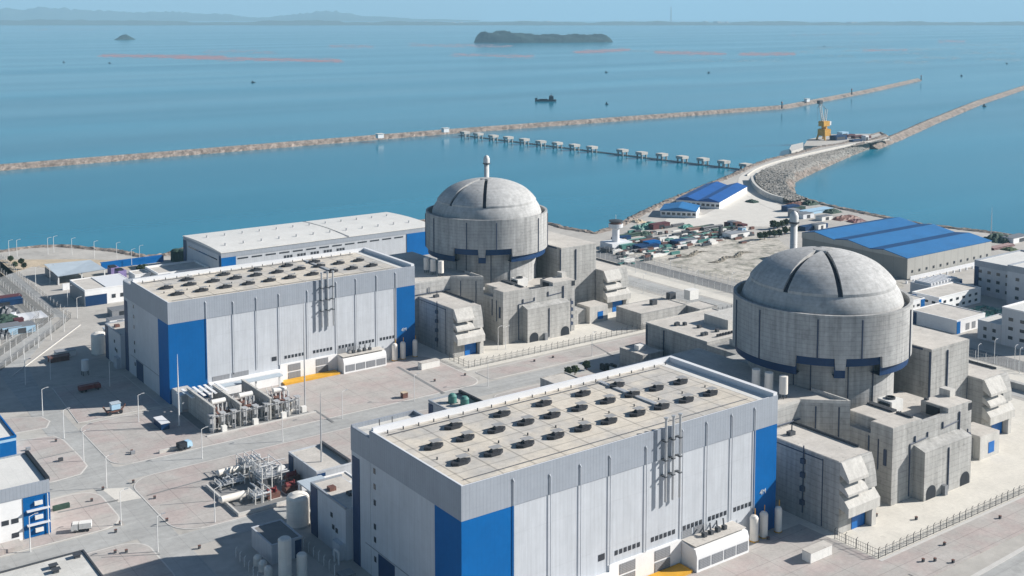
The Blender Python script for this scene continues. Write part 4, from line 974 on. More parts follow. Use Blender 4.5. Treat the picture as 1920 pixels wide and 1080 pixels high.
L2 = [(17, 482, 'first along the shore from the left edge'), (32, 481, 'second along the shore from the left edge'), (90, 477, 'third along the shore at far left'), (101, 474, 'fourth along the shore at far left'), (135, 478, 'fifth along the shore at far left'), (177, 484, 'on the shore behind the pale shelter'), (219, 487, 'on the shore above the blue hoarding'), (247, 500, 'at the end of the blue hoarding'), (262, 493, 'on the shore right of the blue hoarding'),
      (67, 536, 'beside the left perimeter road, in front of the shelter'), (94, 532, 'inside the yard of the pale shelter'), (127, 574, 'beside the shaded corner of the gate building'), (145, 597, 'at the bend of the perimeter fence, far left'), (120, 622, 'just below the bend of the perimeter fence, far left'), (96, 638, 'on the slanting fence line, upper one'), (72, 652, 'on the slanting fence line, middle one'), (46, 680, 'on the slanting fence line, lower one'), (20, 676, 'on the slanting fence line near the left edge'),
      (1192, 512, 'between the two perimeter fences, left of the rubble ground'), (1256, 522, 'between the two perimeter fences in front of the rubble ground'), (1303, 545, 'between the two perimeter fences, right of the rubble ground'), (1206, 550, 'on the strip right of the farther hooded block'), (1372, 548, 'beside the fences close to the nearer dome'), (1833, 692, 'by the shaded road right of the nearer reactor, left one'), (1864, 682, 'by the shaded road right of the nearer reactor, middle one'), (1902, 694, 'by the shaded road right of the nearer reactor, right one'), (1911, 700, 'shorter one by the shaded road at the right edge')]
pr = None
for px, py, lab in L1 + L2:
    p = G(px, py); h = 10.4 if (px, py, lab) in L1 else 8.8
    if pr is None: pr = lamp_proto(10.2, 'white lamp post ' + lab, (p.x, p.y, 0), 'white lamp posts round the site')
    else: copy_tree(pr, loc=(p.x, p.y, 0), label='white lamp post ' + lab)
for px, py, h, lab in ((572, 765, 43, 'tall thin grey lightning mast in front of the farther hall'), (603, 900, 29, 'tall grey lightning mast by the small flat-roofed building left of the nearer hall'), (584, 985, 13, 'dark post beside the beige tank at bottom centre left'), (336, 800, 27, 'white mast in front of the blue corner of the farther hall'), (1858, 447, 21, 'white mast on the shore right of the blue-roofed warehouse')):
    p = G(px, py); r = thing('mast', lab, 'mast', (p.x, p.y, 0)); b = MB(); b.tube((p.x, p.y, 0), (p.x, p.y, h * .6), .32, .24, n=8); b.tube((p.x, p.y, h * .6), (p.x, p.y, h), .24, .06, n=8); b.build('pole', 'metal' if 'grey' in lab else 'dmetal' if 'dark' in lab else 'pole', r)
    MB().box(p.x - .6, p.x + .6, p.y - .6, p.y + .6, 0, .5).build('footing', 'hood', r)

# --- transformer yard in front of the farther hall
fire = []
for i, (x, lab) in enumerate(((147.5, 'leftmost'), (157.4, 'middle'), (169.0, 'rightmost'))):
    r = thing('firewall', 'tall grey concrete firewall in the transformer yard, the %s of three' % lab, 'wall', (x, 396, 0), 'transformer yard firewalls')
    MB().box(x - .3, x + .3, 385.5, 412, 0, 8.2 if i else 9).build('slab', 'concrete', r); MB().box(x - .45, x + .45, 385.3, 412.2, 8.2 if i else 9, 8.5 if i else 9.3).build('coping', 'hood', r)
def transformer(x, y, lab):
    r = thing('transformer', lab, 'transformer', (x, y, 0), 'main transformers')
    MB().box(x - 4, x + 4, y - 6, y + 7, 0, .6).build('foundation', 'hood', r)
    b = MB(); b.box(x - 2.6, x + 2.4, y - 3.6, y + 4.6, .6, 5.6); b.box(x - 2.9, x + 2.7, y - 3.9, y + 4.9, 5.1, 5.4)
    for k2 in range(6): b.box(x - 2.8, x + 2.6, y - 3.2 + k2 * 1.4, y - 3.0 + k2 * 1.4, 1.0, 5.1)
    b.build('tank', 'rust', r)
    for s in (-1, 1):
        b = MB()
        for k2 in range(9): b.box(x + s * 3.0 - .5, x + s * 3.0 + .5, y - 3.2 + k2 * .9, y - 2.7 + k2 * .9, 1.2, 4.9)
        b.build('radiator', 'metal', r)
    b = MB()
    for k2 in range(5): b.box(x - 2.2 + k2 * .95, x - 1.7 + k2 * .95, y - 5.2, y - 3.9, 1.0, 4.8)
    b.build('radiator', 'tank', r)
    b = MB(); b.tube((x - 2.2, y + 2.4, 7.6), (x + 3.0, y + 2.4, 7.6), 1.0, n=14); b.box(x - 1.4, x - 1.0, y + 2.0, y + 2.8, 5.6, 6.8); b.box(x + 1.6, x + 2.0, y + 2.0, y + 2.8, 5.4, 6.8); b.build('conservator', 'boxw', r)
    for k2 in range(3):
        b = MB(); b.tube((x - 1.5 + k2 * 1.5, y - 2.2, 5.4), (x - 1.6 + k2 * 1.6, y - 2.6, 8.4), .42, .18, n=8); b.build('bushing', 'pole', r)
    b = MB(); rq = random.Random(int(x))
    for k2 in range(14): xx, yy = x + rq.uniform(-3.6, 3.6), y + rq.uniform(-6, -4); b.tube((xx, yy, .6), (xx, yy, rq.uniform(2, 5.5)), .14, n=5); b.tube((xx, yy, rq.uniform(1.5, 5)), (xx + rq.uniform(-1.5, 1.5), yy + rq.uniform(0, 2.2), rq.uniform(1.5, 5)), .12, n=5)
    b.build('pipework', 'metal', r)
transformer(152.4, 393, 'rusty brown transformer in the left bay between two firewalls'); transformer(163.4, 394, 'rusty brown transformer in the middle bay between two firewalls')
transformer(176.2, 392, 'reddish brown transformer right of the firewalls, beside the thin mast')
r = thing('bus_duct_roof', 'slatted pale roof along the back of the transformer yard', 'canopy', (158, 411, 0))
b = MB(); b.box(144, 186, 411.5, 415.2, 6.6, 7.0); b.build('roof', 'croof2', r)
b = MB()
for k2 in range(7): b.box(146 + k2 * 2.2, 147.1 + k2 * 2.2, 404, 416, 7.6, 7.9)
b.build('slats', 'plinth', r)
for x in (145, 160, 175, 185): MB().box(x - .3, x + .3, 412.5, 413.1, 0, 6.6).build('column', 'pole', r)
b = MB(); rr = random.Random(17)
r = thing('portal_frames', 'white steel portal frames with pipework along the front of the transformer yard', 'steelwork', (160, 387, 0))
for k2 in range(9):
    x = 146.5 + k2 * 4.2; b = MB()
    for y in (384.8, 387.6): b.tube((x, y, 0), (x, y, 6.4), .2, n=6)
    b.tube((x, 384.8, 6.4), (x, 387.6, 6.4), .18, n=6); b.tube((x, 384.8, 3.4), (x, 387.6, 3.4), .12, n=6); b.box(x - .7, x + .6, 385.4, 387.0, 3.4, 5.0); b.box(x - 1.1, x + .9, 384.9, 387.4, 6.4, 6.7); b.box(x - .8, x + .2, 385, 386.2, 0, 1.6); b.build('frame', 'metal', r)
b = MB()
for k2 in range(3): b.tube((146.5, 385.4 + k2 * .9, 6.0 - k2 * .6), (180, 385.4 + k2 * .9, 6.0 - k2 * .6), .16, n=6)
for k2 in range(46):
    x = rr.uniform(147, 180); y = rr.uniform(386, 400); b.tube((x, y, rr.uniform(4, 6)), (x + rr.uniform(-1, 1), y + rr.uniform(1, 4), rr.uniform(5.5, 8)), .13, n=5)
b.build('pipework', 'metal', r)
for i, (x, y) in enumerate(((150.3, 384), (162.3, 384), (173.5, 384.2), (182.5, 386))):
    tag(MB().box(x - .9, x + .9, y - .8, y + .8, 0, 2.3).build('control_cabinet', 'boxw'), 'white control cabinet at the kerb of the transformer yard, number %d from the left' % (i + 1), 'cabinet', 'transformer yard cabinets')
r = thing('stair_block', 'white block with dark opening against the blue corner of the farther hall', 'building', (148.5, 419, 0))
MB().box(145.2, 151.5, 414.5, 423.5, 0, 6.2).build('wall', 'white', r); MB().box(145.4, 151.3, 414.7, 423.3, 6.2, 6.35).build('roof', 'croof', r)
sheet('gravel_bed', [(144, 383.5), (184, 383.5), (184, 412), (144, 412)], .16, 'asph2')
sheet('kerb', [(143.4, 382.4), (186, 382.4), (186, 383.4), (143.4, 383.4)], .4, 'kerb', .4)
o = MB().box(189.6, 214.5, 418.2, 422.9, 0, .9).build('loading_platform', 'yellow'); tag(o, 'long low ochre-yellow platform at the foot of the farther hall', 'platform')
o = MB().box(187.2, 212.4, 210.4, 215.3, 0, .9).build('loading_platform', 'yellow'); tag(o, 'ochre-yellow platform at the foot of the nearer hall, at the bottom edge', 'platform')

# --- gas skid yard left of the nearer hall
for k2 in range(2):
    x, y = ((136.5, 345), (129.5, 325))[k2]
    r = thing('gas_vessel', 'long horizontal beige cylinder in the gas skid yard, the %s one' % ('farther' if k2 == 0 else 'nearer'), 'vessel', (x, y, 0), 'horizontal gas vessels')
    b = MB(); L_ = 7.5; b.tube((x - L_ / 2, y, 2.0), (x + L_ / 2, y, 2.0), 1.1, n=16); b.tube((x - L_ / 2 - .7, y, 2.0), (x - L_ / 2, y, 2.0), .5, 1.1, n=16); b.build('shell', 'tank', r)
    for q in (-2.4, 2.4): MB().box(x + q - .3, x + q + .3, y - .9, y + .9, 0, 1.2).build('saddle', 'hood', r)
def pipe_frame(x0, x1, y0, y1, h, seed, lab, cnt=26):
    r = thing('pipe_rack', lab, 'pipework', ((x0 + x1) / 2, (y0 + y1) / 2, 0)); rr = random.Random(seed)
    for x in (x0, (x0 + x1) / 2, x1):
        b = MB()
        for y in (y0, y1): b.tube((x, y, 0), (x, y, h), .17, n=6)
        for z in (h * .5, h): b.tube((x, y0, z), (x, y1, z), .14, n=6)
        b.build('frame', 'boxw', r)
    b = MB()
    for k2 in range(cnt):
        x, y, z = rr.uniform(x0, x1), rr.uniform(y0, y1), rr.uniform(.8, h); d = rr.choice(((rr.uniform(2, 5), 0, 0), (0, rr.uniform(2, 5), 0), (0, 0, -z)))
        b.tube((x, y, z), (x + d[0], y + d[1], z + d[2]), rr.uniform(.12, .3), n=6)
    b.build('pipework', 'metal', r)
    b = MB(); b.box(x0 + .4, x1 - .4, y0 + .3, y1 - .3, h * .5, h * .5 + .1); b.build('walkway', 'metal', r)
    return r
pipe_frame(140.0, 145.5, 341, 347.5, 6.0, 21, 'white pipe rack at the back of the gas skid yard, tallest cluster', 50)
pipe_frame(140.5, 147.0, 328, 338, 7.2, 22, 'white pipe rack in the middle of the gas skid yard', 70)
pipe_frame(134.5, 139.5, 319.5, 325, 3.6, 23, 'low pipe rack beside the nearer horizontal vessel')
pipe_frame(130, 138, 336, 341, 2.4, 24, 'low green-shaded pipe bundle between the horizontal vessels')
for i, (x, y) in enumerate(((140.8, 321.5), (147.5, 322.5), (151.3, 329.5))):
    r = thing('compressor', 'dark red machine in the gas skid yard, %s' % ('the leftmost of three' if i == 0 else 'the middle of three' if i == 1 else 'nearest the flat-roofed building'), 'machine', (x, y, 0), 'dark red machines')
    b = MB(); b.box(x - 2.2, x + 2.2, y - 1.5, y + 1.5, .3, 2.0); b.build('body', 'rust', r)
    b = MB(); b.tube((x - 1.6, y, 2.4), (x + 1.4, y, 2.4), .85, n=12); b.tube((x + .8, y - 1, 1.5), (x + .8, y - 1, 4.0), .25, n=8); b.build('drum', 'red', r)
    MB().box(x - 2.5, x + 2.5, y - 1.8, y + 1.8, 0, .3).build('skid', 'hood', r)
r = thing('generator_box', 'bright white box at the right end of the gas skid yard', 'container', (150.6, 318.6, 0)); MB().box(148.9, 152.4, 317.2, 320, .3, 3.4).build('casing', 'trim', r); MB().box(148.8, 152.5, 317.1, 320.1, 0, .3).build('skid', 'hood', r)
r = thing('dish', 'white round fan unit on the gas skid yard rack', 'fan', (149, 333, 0)); b = MB(); b.tube((149, 333, 3.6), (149, 331.9, 3.9), 1.3, n=16); b.build('ring', 'pole', r); MB().box(148.8, 149.2, 332.6, 333.4, 0, 3).build('stand', 'pole', r)
sheet('gravel_bed', [(127.5, 315.5), (152.5, 315.5), (152.5, 350), (133, 350), (127.5, 341)], .18, 'asph2')
b = MB(); b.box(127, 152, 314.6, 315.2, 0, 1.1); b.box(127, 127.6, 315.2, 341, 0, 1.1); tag(b.build('low_wall', 'kerb'), 'low pale wall round two sides of the gas skid yard', 'wall')
r = boxb('switch_house', 'small flat-roofed white and blue building left of the nearer hall', 'building', 154.2, 166.4, 317.5, 338, 6.0, 'white', 'croof', par=.5, corner=[('Y', 154.3, 157.2, 0, 5.6, 'bluedark'), ('X', 334.5, 337.9, 0, 5.6, 'bluedark')])
b = MB(); b.box(165.6, 166.5, 318, 338, 6.5, 7.4); b.build('roof_duct', 'dmetal', r)
r = boxb('pump_hut', 'small white annex with blue edge between the switch house and the nearer hall', 'building', 154, 162, 305, 313, 6.0, 'plinth', 'croof', par=.4, corner=[('X', 305.1, 308, 0, 5.8, 'bluedark')])

# --- shaded plant at the bottom, left of the nearer hall
r = boxb('chemical_house', 'low shaded building with flat roof beside two white silos at the bottom edge', 'building', 122.6, 131.6, 281, 294.5, 5.4, 'white', 'asph2', par=.3, corner=[('Y', 129.6, 131.5, 0, 5, 'bluedark')])
for x, y, rad, h, lab in ((121.8, 270.5, 1.75, 12.2, 'tall white cylindrical silo at the bottom edge'), (126.2, 269.6, 1.4, 7.0, 'shorter white cylindrical silo at the bottom edge')):
    r = thing('silo', lab, 'silo', (x, y, 0)); b = MB(); b.lathe(x, y, [(rad, .6), (rad, h - .5), (rad * .75, h - .1), (.02, h)], 24); b.build('shell', 'tank', r); b = MB()
    for q in range(4): t = R_(45 + 90 * q); b.tube((x + rad * .8 * math.cos(t), y + rad * .8 * math.sin(t), 0), (x + rad * .8 * math.cos(t), y + rad * .8 * math.sin(t), .6), .2, n=6)
    b.build('legs_ring', 'dmetal', r)
for i, (x, y) in enumerate(((119.6, 283.4), (119.4, 279.6), (119.3, 275.8))):
    r = thing('small_tank', 'small white tank in the shade left of the silos, %s of three' % ('farthest', 'middle', 'nearest')[i], 'tank', (x, y, 0), 'small tanks by the silos')
    b = MB(); b.lathe(x, y, [(1.15, 0), (1.15, 2.2), (.7, 2.8), (.02, 3.0)], 16); b.build('shell', 'tank', r)
fr('yard_fence', 'grey fence round the silos at the bottom edge', [(115.5, 262), (116.5, 291)], h=2.4, bars=.6, step=3); fr('yard_fence', 'grey fence between the silos and the nearer hall', [(134, 266), (134, 285)], h=2.4, bars=.6, step=3)
tag(MB().box(134.5, 138.5, 262.5, 266, 0, .7).build('hatch_cover', 'louvre'), 'pale square hatch cover in the shade at the foot of the nearer hall', 'hatch')
r = thing('exhaust_duct', 'white pipe bend at the porch in the shade left of the nearer hall', 'pipe', (137.6, 272, 0)); b = MB(); b.tube((137.6, 273, 0), (137.6, 273, 3.4), .3); b.tube((137.6, 273, 3.4), (137.6, 270.5, 3.4), .3); b.tube((137.6, 270.5, 3.4), (137.6, 270.5, 0), .3); b.build('pipe', 'pole', r)

# --- lower left offices
r = boxb('office_block', 'white office with grey band and blue recessed corner at the lower left edge', 'building', 40, 78.8, 336.5, 362, 15.6, 'plinth', 'wroof', par=.5, parm='grey', band=3.2, wins=[('Y', 65.8, 2.6, 2, 5.6, 1.9, 1.4), ('Y', 68.4, 2.6, 1, 1.4, 1.9, 1.4), ('Y', 60.2, 2.6, 2, 5.6, 1.9, 1.4)], corner=[('Y', 71.6, 78.9, .3, 12.3, 'blue')])
for z in (4.0, 8.2): 
    b = MB(); b.box(72.4, 78.6, 335.2, 336.3, z, z + .3); b.build('balcony', 'trim', r)
for z in (1.6, 5.4, 9.6): MB().box(74.6, 76.8, 335.7, 336.3, z, z + 1.1).build('cooling_unit', 'boxw', r)
b = MB(); b.tube((78.2, 335.9, 0), (78.2, 335.9, 12.4), .14, n=6); b.tube((65.0, 336.0, 0), (65.0, 336.0, 12.4), .14, n=6); b.build('downpipe', 'pole', r)
b = MB(); b.box(78.2, 79.2, 337, 362, 15.6, 16.6); b.build('roof_edge', 'dark', r)
tag(MB().box(60.5, 70, 330.6, 335.5, 0, 1.2).build('bin_store', 'paver'), 'low pale planter-like block before the lower left office', 'block')
boxb('workshop', 'blue-walled building with cream roof at the left edge', 'building', 50, 83.4, 398, 424, 8.6, 'lblue', 'wroof', par=.7, parm='blue', corner=[('Y', 50, 83.3, 0, 7.6, 'blue')])
r = boxb('bottom_store', 'low building with pale grey roof and dark roof edge at the bottom left corner', 'building', 40, 80.6, 270, 309, 5.0, 'plinth', 'groof', par=.45, parm='dmetal')
b = MB()
for px, py in ((145, 1046), (100, 1066), (105, 1074)): p = G(px, py, 5); b = MB(); b.box(p.x - .7, p.x + .7, p.y - .5, p.y + .5, 5.08, 6.0); b.box(p.x - 1.1, p.x + 1.1, p.y - .9, p.y + .9, 6.0, 6.15); b.build('roof_ventilator', 'dmetal', r)

# --- vehicles and loose things near the halls
def lorry(px, py, lab, cab='boxw', bed='boxw', rz=0, L_=7.5, h=2.6, loc=None):
    p = loc or G(px, py); r = thing('lorry', lab, 'lorry', (p[0], p[1], 0.12)); x, y = p[0], p[1]; z0 = .12
    b = MB(); b.box(x - L_ / 2, x + L_ / 2 - 2.2, y - 1.2, y + 1.2, z0 + 1.0, z0 + h); b.build('load_bed', bed, r)
    b = MB(); b.extr('Y', [(x + L_ / 2 - 2.0, z0 + .6), (x + L_ / 2, z0 + .6), (x + L_ / 2, z0 + 1.6), (x + L_ / 2 - .4, z0 + 2.6), (x + L_ / 2 - 2.0, z0 + 2.6)], y - 1.15, y + 1.15); c = b.build('cab', cab, r)
    MB().box(x + L_ / 2 - .38, x + L_ / 2 - .1, y - 1.0, y + 1.0, z0 + 1.65, z0 + 2.3).build('windscreen', 'glass', c)
    MB().box(x - L_ / 2, x + L_ / 2 - .2, y - .6, y + .6, z0 + .6, z0 + 1.0).build('chassis', 'dmetal', r)
    for wx in (-L_ / 2 + 1.1, -L_ / 2 + 2.5, L_ / 2 - 1.2):
        for wy in (-1.15, .85): MB().tube((x + wx, y + wy, z0 + .5), (x + wx, y + wy + .3, z0 + .5), .5, n=12).build('wheel', 'dark', r)
    r.rotation_euler = (0, 0, rz); return r
lorry(168, 733, 'dark red lorry in the shadow left of the farther hall', 'red', 'red', R_(3), 8.5)
lorry(153, 996, 'white lorry beside the blue-cornered office', 'boxw', 'boxw', R_(160), 5.6)
lorry(346, 842, 'teal-cabbed lorry parked at the kerb of the main road', 'lblue', 'dark', R_(10), 5)
lorry(24, 598, 'white lorry among parked equipment at the left edge', 'trim', 'trim', R_(70), 7)
p = G(160, 703); r = thing('cement_silo', 'white drum on a dark frame behind the dark red lorry, in shadow', 'silo', (p.x, p.y, 0)); b = MB(); b.tube((p.x, p.y, 2), (p.x, p.y, 6.5), 1.5, n=14); b.build('drum', 'pole', r); b = MB()
for q in ((-1, -1), (1, -1), (1, 1), (-1, 1)): b.tube((p.x + q[0] * 1.1, p.y + q[1] * 1.1, 0), (p.x + q[0] * 1.1, p.y + q[1] * 1.1, 2), .14, n=5)
b.build('frame', 'dmetal', r)
p = G(216, 776); r = thing('wheeled_machine', 'pale blue-roofed wheeled machine with rusty frame at the edge of the shadow', 'machine', (p.x, p.y, .14))
b = MB(); b.box(p.x - 1.6, p.x + 1.7, p.y - 1.3, p.y + 1.3, 2.0, 4.2); b.build('cabin', 'lblue', r); MB().box(p.x - 1.8, p.x + 1.9, p.y - 1.5, p.y + 1.5, 4.2, 4.45).build('roof', 'croof2', r)
b = MB(); b.box(p.x - 3, p.x + 2.6, p.y - 1, p.y + 1, 1.0, 1.7); b.tube((p.x - 3, p.y, 1.2), (p.x - 4.3, p.y + .5, 3.4), .3); b.tube((p.x + 2.4, p.y, 1.2), (p.x + 3.8, p.y - .2, 3.2), .3); b.build('frame', 'rust', r)
for q in (-2.2, 1.8):
    for q2 in (-1.4, 1.1): MB().tube((p.x + q, p.y + q2, .84), (p.x + q, p.y + q2 + .35, .84), .7, n=14).build('wheel', 'dark', r)
p = G(303, 800); r = thing('storage_container', 'dark container with white roof beside the transformer yard', 'container', (p.x, p.y, .14)); MB().box(p.x - 1.5, p.x + 1.5, p.y - 4.2, p.y + 4.2, .14, 2.4).build('box', 'bluedark', r); MB().box(p.x - 1.6, p.x + 1.7, p.y - 4.3, p.y + 4.3, 2.4, 2.6).build('lid', 'trim', r)
tag(MB().box(124.5, 131, 377, 377.8, .14, 1.2).build('barrier', 'hood'), 'low white concrete barrier at the main road kerb', 'barrier')
p = G(115, 955); tag(MB().box(p.x - 2.4, p.x + 2.4, p.y - .6, p.y + .6, .14, 1.5).build('hedge', 'dgreen'), 'dark green low hedge beside the blue-cornered office', 'hedge')
p = G(758, 746); r = thing('crate', 'brown crate standing alone on the big paved area between the halls', 'crate', (p.x, p.y, .14)); MB().box(p.x - 1.1, p.x + 1.1, p.y - 1, p.y + 1, .14, 2.2).build('box', 'rust', r); MB().box(p.x - 1.2, p.x + 1.2, p.y - 1.1, p.y + 1.1, 2.2, 2.35).build('lid', 'sand', r)
for i, (px, py) in enumerate(((114, 865), (249, 852), (53, 845))):
    p = G(px, py); tag(MB().box(p.x - .7, p.x + .7, p.y - .5, p.y + .5, .1, 1.2).build('cabinet', 'louvre' if i else 'dmetal'), ('dark cabinet on the small pink island left of the crossing', 'small grey cabinet near the kerb of the large paving', 'dark cabinet beside the blue-walled building at the left edge')[i], 'cabinet')

# --- behind the nearer hall
r = boxb('electrical_house', 'low building with two green tanks on its roof behind the nearer hall', 'building', 212.5, 226, 328, 345, 9.6, 'white', 'croof', par=.6, parm='grey', corner=[('X', 342, 344.9, 0, 9, 'bluedark')])
b = MB(); b.box(225.2, 226.1, 328.6, 344.6, 10.2, 11.4); b.build('roof_duct', 'dark', r)
for i, (x, y) in enumerate(((218.6, 338.5), (220.6, 333.5))):
    r = thing('roof_tank', 'dark green tank on the low roof behind the nearer hall, the %s of two' % ('farther', 'nearer')[i], 'tank', (x, y, 9.7), 'green roof tanks'); b = MB(); b.lathe(x, y, [(1.6, 9.9), (1.6, 12.2), (.9, 13.0), (.02, 13.1)], 18); b.build('shell', 'tealtank', r); MB().box(x - 1.5, x + 1.5, y - 1.5, y + 1.5, 9.7, 9.9).build('base', 'dmetal', r)
boxb('valve_chamber', 'roofless low concrete chamber beyond the back edge of the nearer hall roof', 'building', 268.5, 281, 341, 351.5, 5.6, 'concrete', 'croof', par=.4)
boxb('cable_house', 'grey concrete cube with rooftop pipes just beyond the nearer hall roof corner', 'building', 315.5, 327, 343, 357.5, 8.4, 'concrete', 'croof', par=.3)
boxb('cable_house_annex', 'low dark-sided annex in front of the grey concrete cube', 'building', 309.5, 326, 330, 343, 4.4, 'louvre', 'croof', par=.3)
r = boxb('diesel_building', 'long concrete building with crowded flat roof left of the nearer reactor', 'concrete building', 331.4, 372, 322, 358.5, 16.4, 'concrete', 'croof', par=.4, parm='hood')
MB().box(331.4, 349, 292, 322, 0, 15.4).build('lower_wing', 'concrete', r)
for x in (345.0,): MB().box(331.1, 331.4, 347, 347.6, .5, 15.6).build('conductor', 'conduct', r)
MB().box(331.1, 331.4, 357.6, 358.4, .5, 15.8).build('conductor', 'conduct', r)
MB().box(352, 372, 330, 344, 16.5, 20.5).build('upper_block', 'hood', r)
MB().box(338, 342, 310, 316, 15.5, 18.4).build('roof_hatch', 'hood', r); MB().box(345, 349, 292, 300, 15.5, 17.6).build('roof_hatch', 'concrete', r)
rr = random.Random(31)
for i in range(7): x, y = rr.uniform(336, 350), rr.uniform(326, 354); MB().box(x, x + 1.4, y, y + 1.4, 16.5, 17.8).build('roof_fan', 'dmetal', r)
b = MB()
for i in range(6): b.box(340 + i * 1.7, 341 + i * 1.7, 324.4, 325.2, 16.8, 17.7)
b.build('roof_louvres', 'dark', r)
boxb('service_block', 'low flat concrete block on the apron right of the farther reactor', 'concrete building', 362, 392, 395, 413, 7.4, 'concrete', 'croof', par=.3)
r = boxb('service_hut', 'small concrete hut with rooftop boxes behind the low flat block on the far apron', 'concrete building', 392, 404, 386, 398, 7.0, 'concrete', 'croof', par=.3)
boxb('service_wing', 'flat concrete wing touching the nearer dome on its left', 'concrete building', 376, 410, 336, 372, 9.5, 'concrete', 'croof', par=.4)
for i, (px, py, s, m) in enumerate(((1225, 571, 1.6, 'dmetal'), (1258, 560, 2.0, 'dmetal'), (1296, 560, 3.0, 'boxw'), (1303, 552, 1.2, 'dmetal'), (1200, 660, 2.0, 'boxw'))):
    p = G(px, py, 7.5); tag(MB().box(p.x - s, p.x + s, p.y - s * .7, p.y + s * .7, 7.48, 7.48 + s * 1.6).build('roof_unit', m), 'rooftop unit near the far apron, %s' % ('on the low flat block, left', 'on the low flat block, right', 'large white one by the hut', 'small dark one behind the large white one', 'white one on the grey concrete cube')[i], 'roof unit')

spotsl = [(105, 828, 'left of the cross street, near the pink island tip'), (250, 905, 'at the left kerb of the paving below the main road'), (193, 918, 'on the kerb left of the pale concrete patch'), (172, 940, 'left of the pale concrete patch, lower'), (226, 982, 'beside the rounded kerb below the pale patch'), (217, 998, 'beside the lower road bend'), (237, 1036, 'on the lower left island, right one of two'), (216, 1037, 'on the lower left island, left one of two'), (313, 977, 'at the right kerb of the lower street'), (290, 935, 'on the paving right of the pale patch'), (374, 1028, 'at the edge of the big shadow near the bottom'), (247, 848, 'on the sunlit paving near the main road kerb'), (872, 704, 'on the paving by the main road, left of the oval island'), (1002, 678, 'on the main road verge before the far steel fence'), (1037, 671, 'on the main road verge, right one'), (815, 715, 'beside the dark drainage strip between the halls'), (1440, 1012, 'in the shade beside the upright cylinders'), (1718, 974, 'on the bright apron inside the near fence'), (1753, 1052, 'on the paving outside the near fence, left'), (1731, 1053, 'on the paving outside the near fence, leftmost'), (1787, 1055, 'on the paving outside the near fence, right'), (1875, 972, 'on the paving outside the near fence, by the right edge'), (1643, 968, 'on the bright apron next to the louvred block door'), (1771, 1022, 'on the paving outside the near fence, upper')]
h0 = None
for px, py, lab in spotsl:
    p = G(px, py, .14)
    if h0 is None:
        h0 = thing('hydrant', 'small dark hydrant cabinet ' + lab, 'hydrant', (p.x, p.y, .14), 'small cabinets on the paving'); MB().box(p.x - .32, p.x + .32, p.y - .3, p.y + .3, .14, .95).build('body', 'dmetal', h0); MB().box(p.x - .38, p.x + .38, p.y - .36, p.y + .36, .95, 1.03).build('lid', 'rust', h0)
    else: copy_tree(h0, loc=(p.x, p.y, .14), label='small dark hydrant cabinet ' + lab)
# drainage channels (dark gratings) across the paving
def strip(pts, w_, nm='drain', m='asph2'):
    for i in range(len(pts) - 1):
        a, q = Vector(pts[i]), Vector(pts[i + 1]); d = (q - a).normalized(); n_ = Vector((-d.y, d.x)) * w_ / 2
        b = MB(); b.prism([tuple(a - n_), tuple(q - n_), tuple(q + n_), tuple(a + n_)], .142, .16); tag(b.build(nm, m), kind='structure')
strip([g2(745, 688), g2(832, 738)], 1.4)
strip([g2(212, 808), g2(330, 803)], .5); strip([g2(275, 930), g2(400, 896)], .8); strip([g2(300, 948), g2(420, 938)], .4); strip([g2(108, 962), g2(222, 938)], .8); strip([g2(70, 862), g2(140, 846)], .6); strip([g2(1110, 646), g2(1150, 668)], .8); strip([g2(590, 770), g2(625, 792)], 1.0); strip([g2(563, 712), g2(573, 712)], .5)
strip([g2(190, 1046), g2(300, 1040)], .4)

# ================================================================== RIGHT SIDE AND SHORE
# blue-roofed warehouse with three low gables
x0, x1, y0, y1, Z = 553.0, 637, 383.0, 458.0, 12.4
r = thing('warehouse', 'large beige warehouse with three-ridged bright blue roof, at the right', 'warehouse', (590, 428, 0))
MB().box(x0, x1, y0, y1, 0, Z).build('wall', 'beigewall', r)
w3 = (y1 - y0) / 3
zz_ = (Z, Z + 1.5, Z + 2.4)
for k2 in range(3):
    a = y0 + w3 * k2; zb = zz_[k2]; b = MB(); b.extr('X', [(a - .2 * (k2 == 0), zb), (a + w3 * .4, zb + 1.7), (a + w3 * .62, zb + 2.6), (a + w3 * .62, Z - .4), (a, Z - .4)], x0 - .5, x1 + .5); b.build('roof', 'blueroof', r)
    b = MB(); b.extr('X', [(a + w3 * .62, zb + 2.6), (a + w3, zb + (1.5 if k2 < 2 else .6)), (a + w3, Z - .4), (a + w3 * .62, Z - .4)], x0 - .5, x1 + .5); b.build('shaded_back_slope', 'shaderoof', r)  # back slope, its shade put into the darker blue
    MB().extr('X', [(a, Z - .4), (a, zb - .3), (a + w3 * .62, zb + 2.2), (a + w3, zb + (1.1 if k2 < 2 else .3)), (a + w3, Z - .4)], x0 - .55, x0 - .5).build('gable', 'beigewall', r)
for i in range(12): MB().box(x0 + 4 + i * 6.8, x0 + 5.6 + i * 6.8, y0 - .15, y0 - .01, 3.4, 4.9).build('window', 'glass', r)
b = MB(); b.box(x0 + .5, x1 - .5, y0 - 2.0, y0 - 1.6, 0, 2.2)
b.build('plinth_wall', 'trim', r)
MB().box(x0 - .1, x0 - .01, y0 + 30, y0 + 62, 6, 7.4).build('window', 'glass', r)
for i in range(14):
    p = (x0 - 8 + i * 6.4, y0 - 5.5); q = tag(MB().box(p[0] - .5, p[0] + .5, p[1] - .4, p[1] + .4, 0, 1.5).build('bollard', 'trim'), 'white block in the row before the blue-roofed warehouse, number %d from the left' % (i + 1), 'bollard', 'white blocks before the warehouse')
